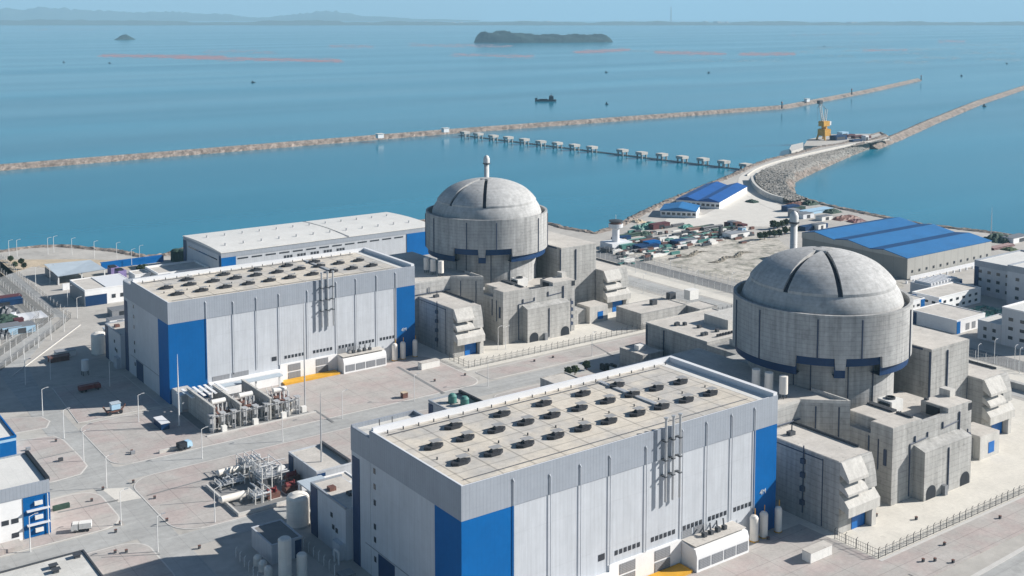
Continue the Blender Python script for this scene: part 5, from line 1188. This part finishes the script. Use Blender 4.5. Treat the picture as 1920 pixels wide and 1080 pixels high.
# offices
def grid(f, a, st, cnt, zs, wd=2.0, h=1.6): return [(f, a, st, cnt, z, wd, h) for z in zs]
boxb('office', 'white three-storey office with grey band in shadow at the right edge, beyond the warehouse road', 'office', 555, 600, 321, 343, 17.5, 'white', 'wroof', par=.8, parm='grey', band=2.2, wins=grid('X', 323, 5.2, 4, (3.2, 7.6, 12.0)), corner=[('X', 340.4, 342.9, 0, 15, 'bluedark')])
boxb('office', 'taller shaded white office wing at the right edge behind the green netting', 'office', 549, 600, 286, 320.6, 19.5, 'white', 'wroof', par=.9, parm='grey', band=2.4, wins=grid('X', 289, 5.0, 6, (3.2, 8, 12.8)))
boxb('office', 'white office with blue corner and small windows between the dome and the warehouse', 'office', 503, 540, 329.6, 345, 7.6, 'plinth', 'croof', par=.5, wins=grid('Y', 507, 5.5, 6, (1.4, 4.6), 2.2, 1.3) + grid('X', 331.5, 4.2, 3, (4.4,), 2, 1.2), corner=[('X', 342, 344.9, 0, 7, 'blue'), ('Y', 503.1, 505, 0, 7, 'blue')])
boxb('office', 'narrow white office with saw-toothed roof fins in front of the warehouse', 'office', 520, 548, 345.6, 358, 7.8, 'white', 'croof', par=.4, wins=grid('Y', 523, 5, 5, (2.2,), 2.2, 1.5), corner=[('Y', 546, 548, 0, 7.4, 'blue')])
b = MB()
for i in range(9): b.box(522 + i * 2.8, 523.2 + i * 2.8, 346.8, 356.6, 7.9, 9.3)
tag(b.build('roof_fins', 'trim'), 'row of white fins on the narrow office roof', 'roof fins')
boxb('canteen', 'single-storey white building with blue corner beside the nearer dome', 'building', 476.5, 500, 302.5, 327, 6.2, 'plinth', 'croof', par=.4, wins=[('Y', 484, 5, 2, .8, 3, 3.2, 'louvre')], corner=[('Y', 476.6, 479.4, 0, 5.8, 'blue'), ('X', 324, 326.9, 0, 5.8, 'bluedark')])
boxb('office', 'narrow white office with dark windows peeking out from behind the nearer dome', 'office', 478, 496, 333, 348, 8.0, 'plinth', 'croof', par=.4, wins=grid('Y', 481, 4.4, 3, (1.6, 4.8), 2.2, 1.2), corner=[('Y', 493, 496, 0, 7.8, 'blue')])
boxb('office', 'white three-storey office with small dark windows at the right edge above the grey wall', 'office', 478, 520, 262, 281, 17.0, 'white', 'wroof', par=.6, parm='plinth', wins=grid('X', 264.5, 5.5, 3, (3.4, 7.6, 11.8), 2.2, 1.5))
boxb('office_annex', 'low white annex with flat roof left of the white office at the right edge', 'office', 478.5, 496, 281.4, 293, 8.4, 'white', 'groof', par=.5, wins=grid('X', 284, 4.5, 2, (1, 4.6), 1.6, 1.6))
b = MB(); rr = random.Random(44)
gp = [g2(x, y) for x, y in ((1826, 604), (1833, 590), (1855, 574), (1895, 570), (1905, 585), (1893, 600), (1862, 610))]
sheet('earth_patch', gp, .1, 'ground')
c0 = Vector((sum(p[0] for p in gp) / 7, sum(p[1] for p in gp) / 7)); b = MB(); n0 = 26
for i in range(n0 + 1):
    for j in range(n0 + 1):
        u, v = i / n0 * 2 - 1, j / n0 * 2 - 1; b.v.append((c0.x + 13 * u + rr.uniform(-.5, .5), c0.y + 15 * v + rr.uniform(-.5, .5), .1 + max(0, (1 - u * u) * (1 - v * v)) * 2.2 * rr.random()))
for i in range(n0):
    for j in range(n0):
        if rr.random() < .82: o_ = i * (n0 + 1) + j; b.f.append((o_, o_ + 1, o_ + n0 + 2, o_ + n0 + 1))
o = tag(b.build('netting', 'mesh_g'), 'green dust netting over rubble between the offices at the right', 'netting')

# blue sheds on the promontory
def shed(x0, x1, y0, y1, h, rise, lab, n=1, roof='blueroof'):
    r = thing('shed', lab, 'shed', ((x0 + x1) / 2, (y0 + y1) / 2, 0)); MB().box(x0, x1, y0, y1, 0, h).build('wall', 'plinth', r); w_ = (x1 - x0) / n
    for k2 in range(n):
        a = x0 + w_ * k2; b = MB(); b.extr('Y', [(a - .6, h), (a + w_ / 2, h + rise), (a + w_ + .6, h), (a + w_, h - .3), (a, h - .3)], y0 - .7, y1 + .7); b.build('roof', roof, r)
    return r
# these stand turned to the shore line
def rot_shed(pa, pb, pc, h, rise, lab, n=1, wins=0, rm='blueroof'):
    a, b_, c = (Vector(g2(*q)) for q in (pa, pb, pc)); L1_ = (b_ - a).length; L2_ = (c - b_).length; ang = math.atan2((b_ - a).y, (b_ - a).x)
    r = thing('shed', lab, 'shed', (a.x, a.y, 0)); 
    def put(bb, nm, m): o = bb.build(nm, m); o.parent = r; ORG.pop(o.name, None); ol = o.location.copy(); o.location = ol; return o
    q = MB().box(0, L1_, 0, L2_, 0, h); o = q.build('wall', 'plinth'); o.parent = r
    w_ = L2_ / 1
    for k2 in range(n):
        wk = L1_ / n; q = MB(); q.extr('Y', [(wk * k2 - .5, h), (wk * (k2 + .5), h + rise), (wk * (k2 + 1) + .5, h), (wk * (k2 + 1), h - .4), (wk * k2, h - .4)], -.8, L2_ + .8) if L2_ > L1_ or n > 1 else q.extr('X', [(-.8, h), (L2_ / 2, h + rise), (L2_ + .8, h), (L2_, h - .4), (0, h - .4)], -.6, L1_ + .6)
        o = q.build('roof', rm); o.parent = r
    for i in range(wins): q = MB().box(L1_ * (i + .3) / wins, L1_ * (i + .3) / wins + 2.4, -.12, -.01, 1.6, 3.4); o = q.build('window', 'glass'); o.parent = r
    for ch in r.children: ch.location = ch.location
    r.rotation_euler = (0, 0, ang); return r
rot_shed((1268, 386), (1349, 392), (1392, 361), 5.4, 2.6, 'larger blue-roofed double shed on the quay', n=2, wins=9, rm='shedroof')
rot_shed((1238, 406), (1305, 409), (1322, 398), 5.0, 2.4, 'smaller blue-roofed shed on the quay nearest the lighthouse-like tower', wins=7)
rr = random.Random(2)

# control tower
cx, cy = 478.5, 547
r = thing('lookout_tower', 'white round lookout tower with red band and wide cabin by the water', 'tower', (cx, cy, 0))
b = MB(); b.lathe(cx, cy, [(2.5, 0), (2.3, 13.0)], 24); b.build('shaft', 'trim', r, smooth=True)
b = MB(); b.lathe(cx, cy, [(2.3, 12.2), (4.6, 13.4), (4.6, 15.6), (4.2, 15.6)], 24); b.build('gallery', 'trim', r)
b = MB(); b.lathe(cx, cy, [(3.4, 14.6), (3.4, 17.0)], 24); b.build('cabin', 'rust', r)
b = MB(); b.lathe(cx, cy, [(4.4, 17.0), (4.4, 17.7), (.5, 18.4), (.02, 18.4)], 24); b.build('roof', 'dmetal', r)
MB().tube((cx, cy, 18.4), (cx, cy, 21.4), .14, n=5).build('antenna', 'pole', r)
MB().box(cx - 8, cx + 9, cy - 6, cy + 6, 0, 4.0).build('base_block', 'trim', r)
MB().box(cx + 2, cx + 3.6, cy - 6.1, cy - 6, .3, 2.8).build('door', 'dark', r)

# storage yard clutter
items = [
 (1205, 428, 7, 5, 3.0, 'mesh_g', 'heap', 'green netted heap at the shoreline corner of the storage yard'), (1218, 421, 6, 3, 2.2, 'mesh_g', 'heap', 'smaller green netted heap beside the blue shed'), (1208, 440, 5, 3, 2.6, 'dgreen', 'heap', 'dark green heap left of the maroon container'),
 (1236, 428, 8, 2.6, 3.6, 'hullred', 'container', 'maroon container standing alone on the storage yard'), (1196, 416, 5, 4, 2, 'sand', 'heap', 'sand heap at the edge of the storage yard by the water'),
 (1180, 444, 9, 2, 2.6, 'dgreen', 'pipe stack', 'dark green pipe stack right of the lookout tower'), (1167, 450, 6, 2, 2.4, 'bluedark', 'container', 'navy container just right of the lookout tower'), (1193, 452, 8, 1.6, 2.2, 'tealtank', 'pipe stack', 'teal pipe stack in the storage yard'), (1172, 466, 5, 3, 3, 'tealtank', 'container', 'grey-green container at the foot of the lookout tower'),
 (1215, 457, 5, 2.5, 2.6, 'rust', 'container', 'rusty container amid the storage yard'), (1211, 466, 8, 4, 2.6, 'bluedark', 'container', 'navy blue container stack at the front of the storage yard'), (1222, 462, 5, 3, 3.4, 'blue', 'container', 'bright blue container behind the navy stack'), (1200, 471, 6, 2, 1.8, 'dmetal', 'steel stack', 'dark steel stack nearest the double fence'),
 (1238, 460, 6, 2, 1.6, 'dmetal', 'steel stack', 'dark steel stack in the middle of the storage yard'), (1249, 458, 5, 2, 1.8, 'dmetal', 'steel stack', 'second dark steel stack in the middle of the storage yard'), (1272, 458, 5, 3, 2.8, 'bluedark', 'container', 'small navy container at the right of the storage yard'), (1262, 453, 5, 2, 1.6, 'tealtank', 'pipe stack', 'short teal pipe stack right of the storage yard'),
 (1285, 457, 8, 3, 2.6, 'trim', 'container', 'white container at the right of the storage yard'), (1287, 427, 6, 3, 2.6, 'mesh_g', 'heap', 'green heap in front of the quay sheds'), (1270, 424, 6, 2, 2.2, 'dmetal', 'steel stack', 'dark steel stack in front of the quay sheds'), (1300, 432, 6, 3, 2.4, 'rust', 'steel stack', 'rust-brown steel stack beside the green heap'),
 (1312, 430, 9, 2.4, 2.4, 'dgreen', 'pipe stack', 'long dark pipe stack on the quay, left'), (1335, 429, 10, 2.4, 2.6, 'dmetal', 'pipe stack', 'long dark pipe stack on the quay, middle'), (1352, 432, 9, 2.2, 2.2, 'dgreen', 'pipe stack', 'long dark pipe stack on the quay, right'), (1325, 441, 9, 4, 2.0, 'mesh_g', 'heap', 'yellow-green covered heap below the long pipe stacks'), (1300, 446, 10, 2, 1.6, 'dgreen', 'hedge', 'low green row at the lower edge of the quay yard'),
 (1365, 425, 2, 2, 3, 'hullred', 'container', 'maroon block on the open quay, leftmost of three'), (1373, 425, 2.5, 2.5, 4, 'trim', 'container', 'white block on the open quay between maroon ones'), (1380, 426, 3, 2.5, 3.6, 'rust', 'container', 'brown block on the open quay beside the white one'), (1392, 427, 2.5, 2.5, 2.6, 'hullred', 'container', 'small maroon block on the open quay, rightmost'),
 (1380, 444, 9, 4, 3.2, 'plinth', 'site hut', 'white site hut on the road below the open quay'), (1351, 444, 1.0, 1.0, 7, 'dmetal', 'pillar', 'dark pillar beside the quay road'), (1391, 440, 2, 2, 5, 'lblue', 'kiosk', 'pale blue kiosk beside the white site hut'),
 (1410, 379, 4, 4, 2.4, 'dgreen', 'bush', 'dark clump alone on the bright quay apron'), (1482, 395, 7, 3, 4, 'bluedark', 'container', 'navy container at the end of the causeway bend'), (1495, 394, 6, 3, 2.6, 'dgreen', 'container', 'dark green container right of the navy one'), (1488, 407, 3, 3, 6, 'louvre', 'site hut', 'grey upright hut above the row of dark trees'),
 (1508, 408, 6, 4, 3.4, 'trim', 'site hut', 'white hut beyond the row of dark trees'), (1530, 398, 14, 4, 2.2, 'lblue', 'roof', 'pale blue low roof near the rocky shore'), (1545, 412, 6, 3, 3, 'boxw', 'site hut', 'off-white hut right of the pale blue roof'), (1525, 429, 12, 3, 2.8, 'bluedark', 'container', 'dark navy row behind the warehouse roof'), (1535, 430, 4, 3, 4, 'boxw', 'site hut', 'small white hut behind the warehouse roof'),
 (1495, 382, 10, 5, 1.6, 'rust', 'heap', 'reddish brown heap where the armour stone ends'), (1518, 383, 7, 4, 3.4, 'dgreen', 'bush', 'dark bush on the shore beyond the brown heap'), (1560, 398, 7, 4, 2.8, 'dgreen', 'bush', 'olive bush on the shore above the pale blue roof'), (1585, 410, 12, 4, 2.6, 'rust', 'heap', 'brown debris row on the shore behind the warehouse'), (1605, 415, 8, 3, 2, 'hullred', 'heap', 'maroon debris row on the shore behind the warehouse'),
 (1868, 450, 10, 5, 5, 'dgreen', 'bush', 'dark tree clump right of the warehouse, by the shore'), (1884, 452, 9, 5, 4.4, 'dgreen', 'bush', 'second dark tree clump right of the warehouse'), (1905, 452, 10, 4, 3.4, 'plinth', 'shed', 'white shed by the shore at the right edge'), (1876, 464, 12, 3, 1.6, 'hullred', 'steel stack', 'reddish stack right of the warehouse corner'), (1892, 468, 5, 3, 1.6, 'bush', 'hedge', 'small hedge right of the warehouse corner'),
 (1138, 472, 3, 3, 2.4, 'dmetal', 'car', 'dark van at the foot of the lookout tower'), (12, 565, 7, 3, 2.6, 'hullred', 'container', 'maroon container among parked equipment at the left edge'), (6, 572, 9, 3, 2.6, 'bluedark', 'container', 'navy container among parked equipment at the left edge'), (36, 596, 12, 7, .4, 'trim', 'sheet', 'white sheet spread on the ground at the left edge'), (12, 587, 6, 5, 4, 'dmetal', 'machine', 'dark spiky machine at the left edge'), (10, 604, 7, 5, 4, 'dgreen', 'machine', 'dark green machine at the left edge'),
 (16, 625, 5, 4, 4, 'lblue', 'container', 'pale blue container at the left edge'), (38, 622, 6, 4, 3.4, 'lblue', 'container', 'blue and grey container right of the pale blue one'), (3, 632, 4, 4, 4, 'dmetal', 'machine', 'dark machine at the left edge below the pale blue container'), (35, 609, 2, 2, 3, 'hullred', 'drum', 'small maroon drum behind the blue and grey container'),
 (110, 676, 4, 2, 2.0, 'rust', 'cart', 'small reddish cart at the edge of the shadow at far left'), (122, 667, 4, 2.4, 2.4, 'boxw', 'container', 'white container beside the small reddish cart'), (205, 655, 3, 3, 3, 'rust', 'machine', 'dark red machine at the foot of the far annex'), (225, 590, 5, 4, 3.4, 'louvre', 'site hut', 'grey hut at the far left corner of the farther hall'), (222, 604, 5, 3, 2.2, 'trim', 'container', 'white container at the back corner of the farther hall'),
]
for px, py, a, c, h, m, cat, lab in items:
    p = G(px, py); nm = cat.replace(' ', '_')
    if cat in ('container', 'site hut', 'car', 'kiosk', 'shed'):
        r = thing(nm, lab, cat, (p.x, p.y, 0)); MB().box(p.x - a, p.x + a, p.y - c, p.y + c, 0, h).build('body', m, r); MB().box(p.x - a - .15, p.x + a + .15, p.y - c - .15, p.y + c + .15, h, h + .2).build('roof', 'louvre' if m in ('trim', 'plinth', 'boxw', 'lblue') else m, r)
        MB().box(p.x - a * .3, p.x + a * .3, p.y - c - .08, p.y - c, .2, h * .8).build('door', 'dmetal' if m in ('trim', 'plinth', 'boxw', 'lblue') else 'dark', r)
    elif cat in ('heap', 'bush', 'hedge', 'machine'):
        rr = random.Random(px); b = MB(); n0 = 9
        for i in range(n0 + 1):
            for j in range(n0 + 1):
                u, v = i / n0 * 2 - 1, j / n0 * 2 - 1; e = max(0, 1 - u * u) ** .5 * max(0, 1 - v * v) ** .5; b.v.append((p.x + a * u + rr.uniform(-.3, .3), p.y + c * v * 1.3 + rr.uniform(-.3, .3), h * e * rr.uniform(.45, 1.1)))
        for i in range(n0):
            for j in range(n0): o_ = i * (n0 + 1) + j; b.f.append((o_, o_ + 1, o_ + n0 + 2, o_ + n0 + 1))
        tag(b.build(nm, m), lab, cat)
    elif cat in ('pipe stack', 'steel stack'):
        b = MB(); k2 = 0; rd = h / 4
        for lay in range(2):
            for q in range(max(2, int(c * 2 / (2 * rd))) - lay): b.tube((p.x - a + .3 * q, p.y - c + rd * (1 + lay + 2 * q), rd * (1 + 1.75 * lay)), (p.x + a - .4 * lay, p.y - c + rd * (1 + lay + 2 * q), rd * (1 + 1.75 * lay)), rd, n=6)
        tag(b.build(nm, m), lab, cat)
    else:
        b = MB(); b.box(p.x - a, p.x + a, p.y - c, p.y + c, 0, h); 
        if h > 1: b.box(p.x - a * 1.1, p.x + a * 1.1, p.y - c * 1.1, p.y + c * 1.1, h, h + .2)
        tag(b.build(nm, m), lab, cat)
for nm, m, sd, cnt in (('loose_materials', 'dmetal', 51, 150), ('loose_timber', 'rust', 52, 70), ('loose_pipes', 'tealtank', 53, 60), ('loose_sheets', 'boxw', 54, 70)):
    rr = random.Random(sd); b = MB()
    for i in range(cnt):
        t = rr.random(); px = 1160 + t * 240 + rr.gauss(0, 8); py = 470 - t * 36 + rr.gauss(0, 7 if t > .45 else 13); p = G(px, max(py, 424 if px > 1225 else 436), 0); l, w_, h = rr.uniform(.6, 4.5), rr.uniform(.4, 1.2), rr.uniform(.4, 2.0); b.box(p.x - l, p.x + l, p.y - w_, p.y + w_, 0, h)
    tag(b.build(nm, m), {'dmetal': 'dark scraps and materials scattered over the storage yard', 'rust': 'reddish brown timber and steel bits scattered over the storage yard', 'tealtank': 'green pipes and bits scattered over the storage yard', 'boxw': 'off-white sheets and bags scattered over the storage yard'}[m], 'materials', kind='stuff')
# shallow ditch-like dark marks on the rubble ground
for px, py, lab in ((1355, 487, 'dark rubble ridge on the bare ground left of the nearer dome'), (1385, 478, 'smaller dark rubble ridge nearer the trees'), (1300, 477, 'short dark rubble ridge at the left of the bare ground')):
    p = G(px, py); rr = random.Random(px); b = MB(); n0 = 22
    for i in range(n0 + 1):
        for j in range(7):
            u, v = i / n0 * 2 - 1, j / 6 * 2 - 1; b.v.append((p.x + 14 * u + rr.uniform(-.5, .5), p.y + 2.2 * v + 3 * math.sin(u * 3) + rr.uniform(-.3, .3), 1.7 * max(0, 1 - v * v) * max(0, 1 - u * u) * rr.uniform(.3, 1.1)))
    for i in range(n0):
        for j in range(6): o_ = i * 7 + j; b.f.append((o_, o_ + 1, o_ + 8, o_ + 7))
    tag(b.build('rubble_ridge', 'ridge'), lab, 'rubble')

# trees: real leaf clumps on trunks
def tree(loc, h, w_, seed, lab, grp=None):
    r = thing('tree', lab, 'tree', loc, grp); rr = random.Random(seed); x, y, z = loc
    b = MB(); b.tube((x, y, z), (x + .2, y, z + h * .55), .32, .16, n=6)
    for q in range(4): t = rr.uniform(0, 6.28); b.tube((x + .1, y, z + h * .35), (x + math.cos(t) * w_ * .4, y + math.sin(t) * w_ * .4, z + h * .7), .14, .05, n=5)
    b.build('trunk', 'rust', r)
    b = MB()
    for q in range(420):
        t = rr.uniform(0, 6.28); u = rr.uniform(-1, 1); rad = rr.random() ** .4; s = math.sqrt(1 - u * u)
        lump = .75 + .25 * math.sin(t * 3 + seed) * math.cos(u * 4)
        c = Vector((x + math.cos(t) * s * rad * w_ * lump, y + math.sin(t) * s * rad * w_ * lump, z + h * .62 + u * h * .38 * rad))
        a = Vector((rr.uniform(-1, 1), rr.uniform(-1, 1), rr.uniform(-1, 1))).normalized() * rr.uniform(.25, .55); d = a.orthogonal().normalized() * rr.uniform(.25, .5)
        b.quad(c - a - d, c + a - d, c + a + d, c - a + d)
    b.build('crown', 'bush', r); return r
tp = None
row = [(1450, 426), (1458, 425), (1466, 423), (1474, 421), (1483, 419), (1492, 417)] + [(1425, 446), (1434, 445), (1443, 441), (1452, 441), (1461, 440), (1472, 436), (1483, 434), (1493, 433)]
for i, (px, py) in enumerate(row):
    p = G(px, py + 4); lab = 'dark tree in the %s row near the warehouse end, number %d from the left' % (('farther', i + 1) if i < 6 else ('nearer', i - 5))
    if tp is None: tp = tree((p.x, p.y, 0), 6.5, 3.4, 3, lab, 'dark trees in two rows by the quay road')
    else: copy_tree(tp, loc=(p.x, p.y, 0), label=lab, rz=i * 1.3).scale = (.72 + .04 * (i % 4),) * 3
for i, (px, py, lab) in enumerate(((272, 512, 'dark shrubby tree behind the roof edge of the farther hall'), (263, 513, 'dark shrubby tree left of its twin behind the farther hall'), (20, 492, 'small olive tree on the shore at far left'), (28, 503, 'small olive tree below the first, at far left'), (45, 505, 'small olive tree beside the pale shelter'), (40, 497, 'small olive tree on the sandy ground at far left'), (1078, 703, 'dark leafless-looking tree beyond the nearer hall roof'), (1100, 694, 'large dark tree beyond the nearer hall roof'), (1065, 706, 'small dark tree by the low concrete chamber'))):
    p = G(px, py); tc_ = copy_tree(tp, loc=(p.x, p.y, 0), label=lab, group='scattered trees', rz=i); tc_.scale = ((.62,) * 3 if i > 1 else (.8,) * 3)
for i, px in enumerate((1131, 1141, 1150)):
    p = G(px, 694); q = MB().box(p.x - .6, p.x + .6, p.y - 1.6, p.y + 1.6, 0, 2.6).build('cabinet', 'dark'); tag(q, 'dark upright cabinet beyond the nearer hall roof, %s of three' % ('left', 'middle', 'right')[i], 'cabinet', 'cabinets beyond the roof')

# quay with crane
b = MB(); q = [g2(x, y, -2) for x, y in ((1507, 276), (1514, 264), (1560, 254), (1648, 253), (1668, 262), (1600, 277), (1570, 283), (1560, 276))]
b.prism(q, SEA - 1, -.4); tag(b.build('quay_platform', 'ground'), kind='structure')
b = MB(); q = [g2(x, y, -2) for x, y in ((1480, 283), (1484, 276), (1506, 271), (1506, 281), (1484, 288))]; b.prism(q, SEA - 1, .6); tag(b.build('pier_head', 'hood'), 'pale concrete pier head at the left end of the crane quay', 'pier')
p = G(1545, 262, -.4); x, y = p.x, p.y
r = thing('harbour_crane', 'yellow portal harbour crane with tall jib on the quay', 'crane', (x, y, -.4))
for q in ((-6, -6), (6, -6), (6, 6), (-6, 6)): MB().tube((x + q[0], y + q[1], -.4), (x + q[0] * .55, y + q[1] * .55, 13), 1.3, 1.0, n=6).build('leg', 'orange', r)
b = MB(); b.box(x - 5.4, x + 5.4, y - 5.4, y + 5.4, 4.6, 12.4); b.tube((x, y, 12.4), (x, y, 17), 3.4, n=12); b.build('portal', 'orange', r)
b = MB(); b.box(x - 6, x + 5, y - 4, y + 4, 16, 22); b.build('machine_house', 'orange', r)
b = MB(); b.box(x + 5, x + 9, y - 3, y + 3, 17, 21.5); b.build('counterweight', 'trim', r)
b = MB()
for s in (-1.3, 1.3):
    b.tube((x - 3, y + s, 21), (x - 9, y + s, 44), .7, .5, n=5)
    b.tube((x + 1, y + s, 22), (x + 3, y + s, 36), .7, .5, n=5)
for k2 in range(8):
    t = k2 / 8; b.tube((x - 3 - 6 * t, y - 1.3, 21 + 23 * t), (x - 3 - 6 * (t + .12), y + 1.3, 21 + 23 * (t + .12)), .25, n=4)
b.build('jib', 'boxw', r)
b = MB(); b.tube((x - 9, y, 44), (x + 3, y, 36), .35, n=5); b.tube((x - 9, y, 44), (x - 13, y, 38), .5, .3, n=5); b.tube((x - 12.6, y, 38), (x - 12.6, y, 24), .12, n=4); b.build('stay', 'dmetal', r)
b = MB(); b.box(x - 12, x - 6, y - 2, y + 2, 43, 47); b.build('jib_head', 'dmetal', r)
for px, py, a, c, h, m, lab in ((1572, 262, 10, 5, 5, 'bluedark', 'navy container stack right of the harbour crane'), (1580, 257, 6, 4, 6, 'lblue', 'pale blue container behind the navy stack on the quay'), (1593, 257, 7, 3, 3, 'hullred', 'maroon container on the quay, left'), (1608, 259, 9, 3, 3, 'hullred', 'maroon container row on the quay, middle'), (1622, 260, 8, 3, 2.6, 'hullred', 'maroon container row on the quay, right'), (1604, 266, 8, 3, 2.4, 'bluedark', 'dark equipment row at the front of the quay'), (1622, 264, 3, 3, 6, 'trim', 'white hut at the right end of the quay')):
    p = G(px, py, -.4); r = thing('container', lab, 'container', (p.x, p.y, -.4)); MB().box(p.x - a, p.x + a, p.y - c, p.y + c, -.4, h).build('body', m, r); MB().box(p.x - a * .9, p.x + a * .6, p.y - c * 1.0 - .1, p.y - c, .4, h * .7).build('door', 'dmetal', r)

# ships and boats
p0, p1 = G(1003, 190, SEA), G(1043, 190, SEA); a, c = Vector((p0.x, p0.y)), Vector((p1.x, p1.y)); L_ = (c - a).length; ang = math.atan2((c - a).y, (c - a).x)
r = thing('cargo_ship', 'dark coaster with bridge at the stern on the open water', 'ship', (a.x, a.y, SEA))
def rel(bb, nm, m):
    me = bpy.data.meshes.new(nm); me.from_pydata(bb.v, [], bb.f); me.materials.append(M[m]); o = bpy.data.objects.new(nm, me); COL.objects.link(o); o.parent = r; return o
hullp = [(0, 1.8), (2, 4), (L_ - 3, 4.2), (L_, 3), (L_, -3), (L_ - 3, -4.2), (2, -4), (0, -1.8)]
bb = MB(); bb.prism(hullp, -1, 3.4); bb.prism([(0, 1.8), (4, 3.8), (4, -3.8), (0, -1.8)], 3.4, 6.0); rel(bb, 'hull', 'hull')
rel(MB().box(L_ - 13, L_ - 5, -3.2, 3.2, 3.4, 9), 'bridge', 'hull'); rel(MB().box(L_ - 12, L_ - 7, -2.6, 2.6, 9, 11), 'wheelhouse', 'louvre'); rel(MB().box(8, L_ - 16, -2.8, 2.8, 3.4, 4.4), 'hatch', 'hull'); rel(MB().tube((4, 0, 4), (4, 0, 11), .3, n=5), 'mast', 'dmetal'); rel(MB().tube((L_ - 9, 0, 11), (L_ - 9, 0, 15), .3, n=5), 'mast', 'dmetal')
r.rotation_euler = (0, 0, ang)
for i, (px, py, s, lab) in enumerate(((475, 155, 14, 'small dark boat at upper left, alone above the breakwater'), (1137, 136, 12, 'small dark boat right of the wooded island, in open water'), (1329, 137, 10, 'tiny dark boat right of its twin in open water'), (1138, 196, 8, 'tiny boat right of the dark coaster'), (1846, 200, 9, 'tiny dark boat near the right-hand breakwater'), (1803, 143, 8, 'tiny buoy-like boat at upper right'), (1888, 120, 10, 'tiny dark boat by the float grids at the right'), (120, 117, 12, 'tiny dark boat left of the pink floats'), (206, 119, 12, 'tiny dark boat below the pink floats at upper left'), (1546, 87, 22, 'dark speck of a boat in the float grids at upper right'))):
    s *= .7; p = G(px, py, SEA); r = thing('boat', lab, 'boat', (p.x, p.y, SEA)); bb = MB(); bb.prism([(-s / 2, 1.2), (s * .3, 1.6), (s / 2, 0), (s * .3, -1.6), (-s / 2, -1.2)], -.4, 1.6); rel(bb, 'hull', 'hull'); rel(MB().box(-s * .3, 0, -1, 1, 1.6, 4.2), 'cabin', 'hull'); r.rotation_euler = (0, 0, -.6)
# ================================================================== AIR
HAZE = 6.5e-5
b = MB(); b.box(-23000, 23000, -23000, 23000, SEA - 9, 560)
hz = b.build('haze', 'white'); hz.data.materials.clear()
hm = bpy.data.materials.new('haze_air'); hm.use_nodes = True; hn = hm.node_tree
for q in list(hn.nodes): hn.nodes.remove(q)
ho = hn.nodes.new('ShaderNodeOutputMaterial'); hv = hn.nodes.new('ShaderNodeVolumePrincipled')
hv.inputs['Color'].default_value = (0.45, 0.78, 1.0, 1); hv.inputs['Density'].default_value = HAZE; hv.inputs['Anisotropy'].default_value = 0.0
hn.links.new(hv.outputs[0], ho.inputs['Volume']); hz.data.materials.append(hm)
tag(hz, kind='stuff')
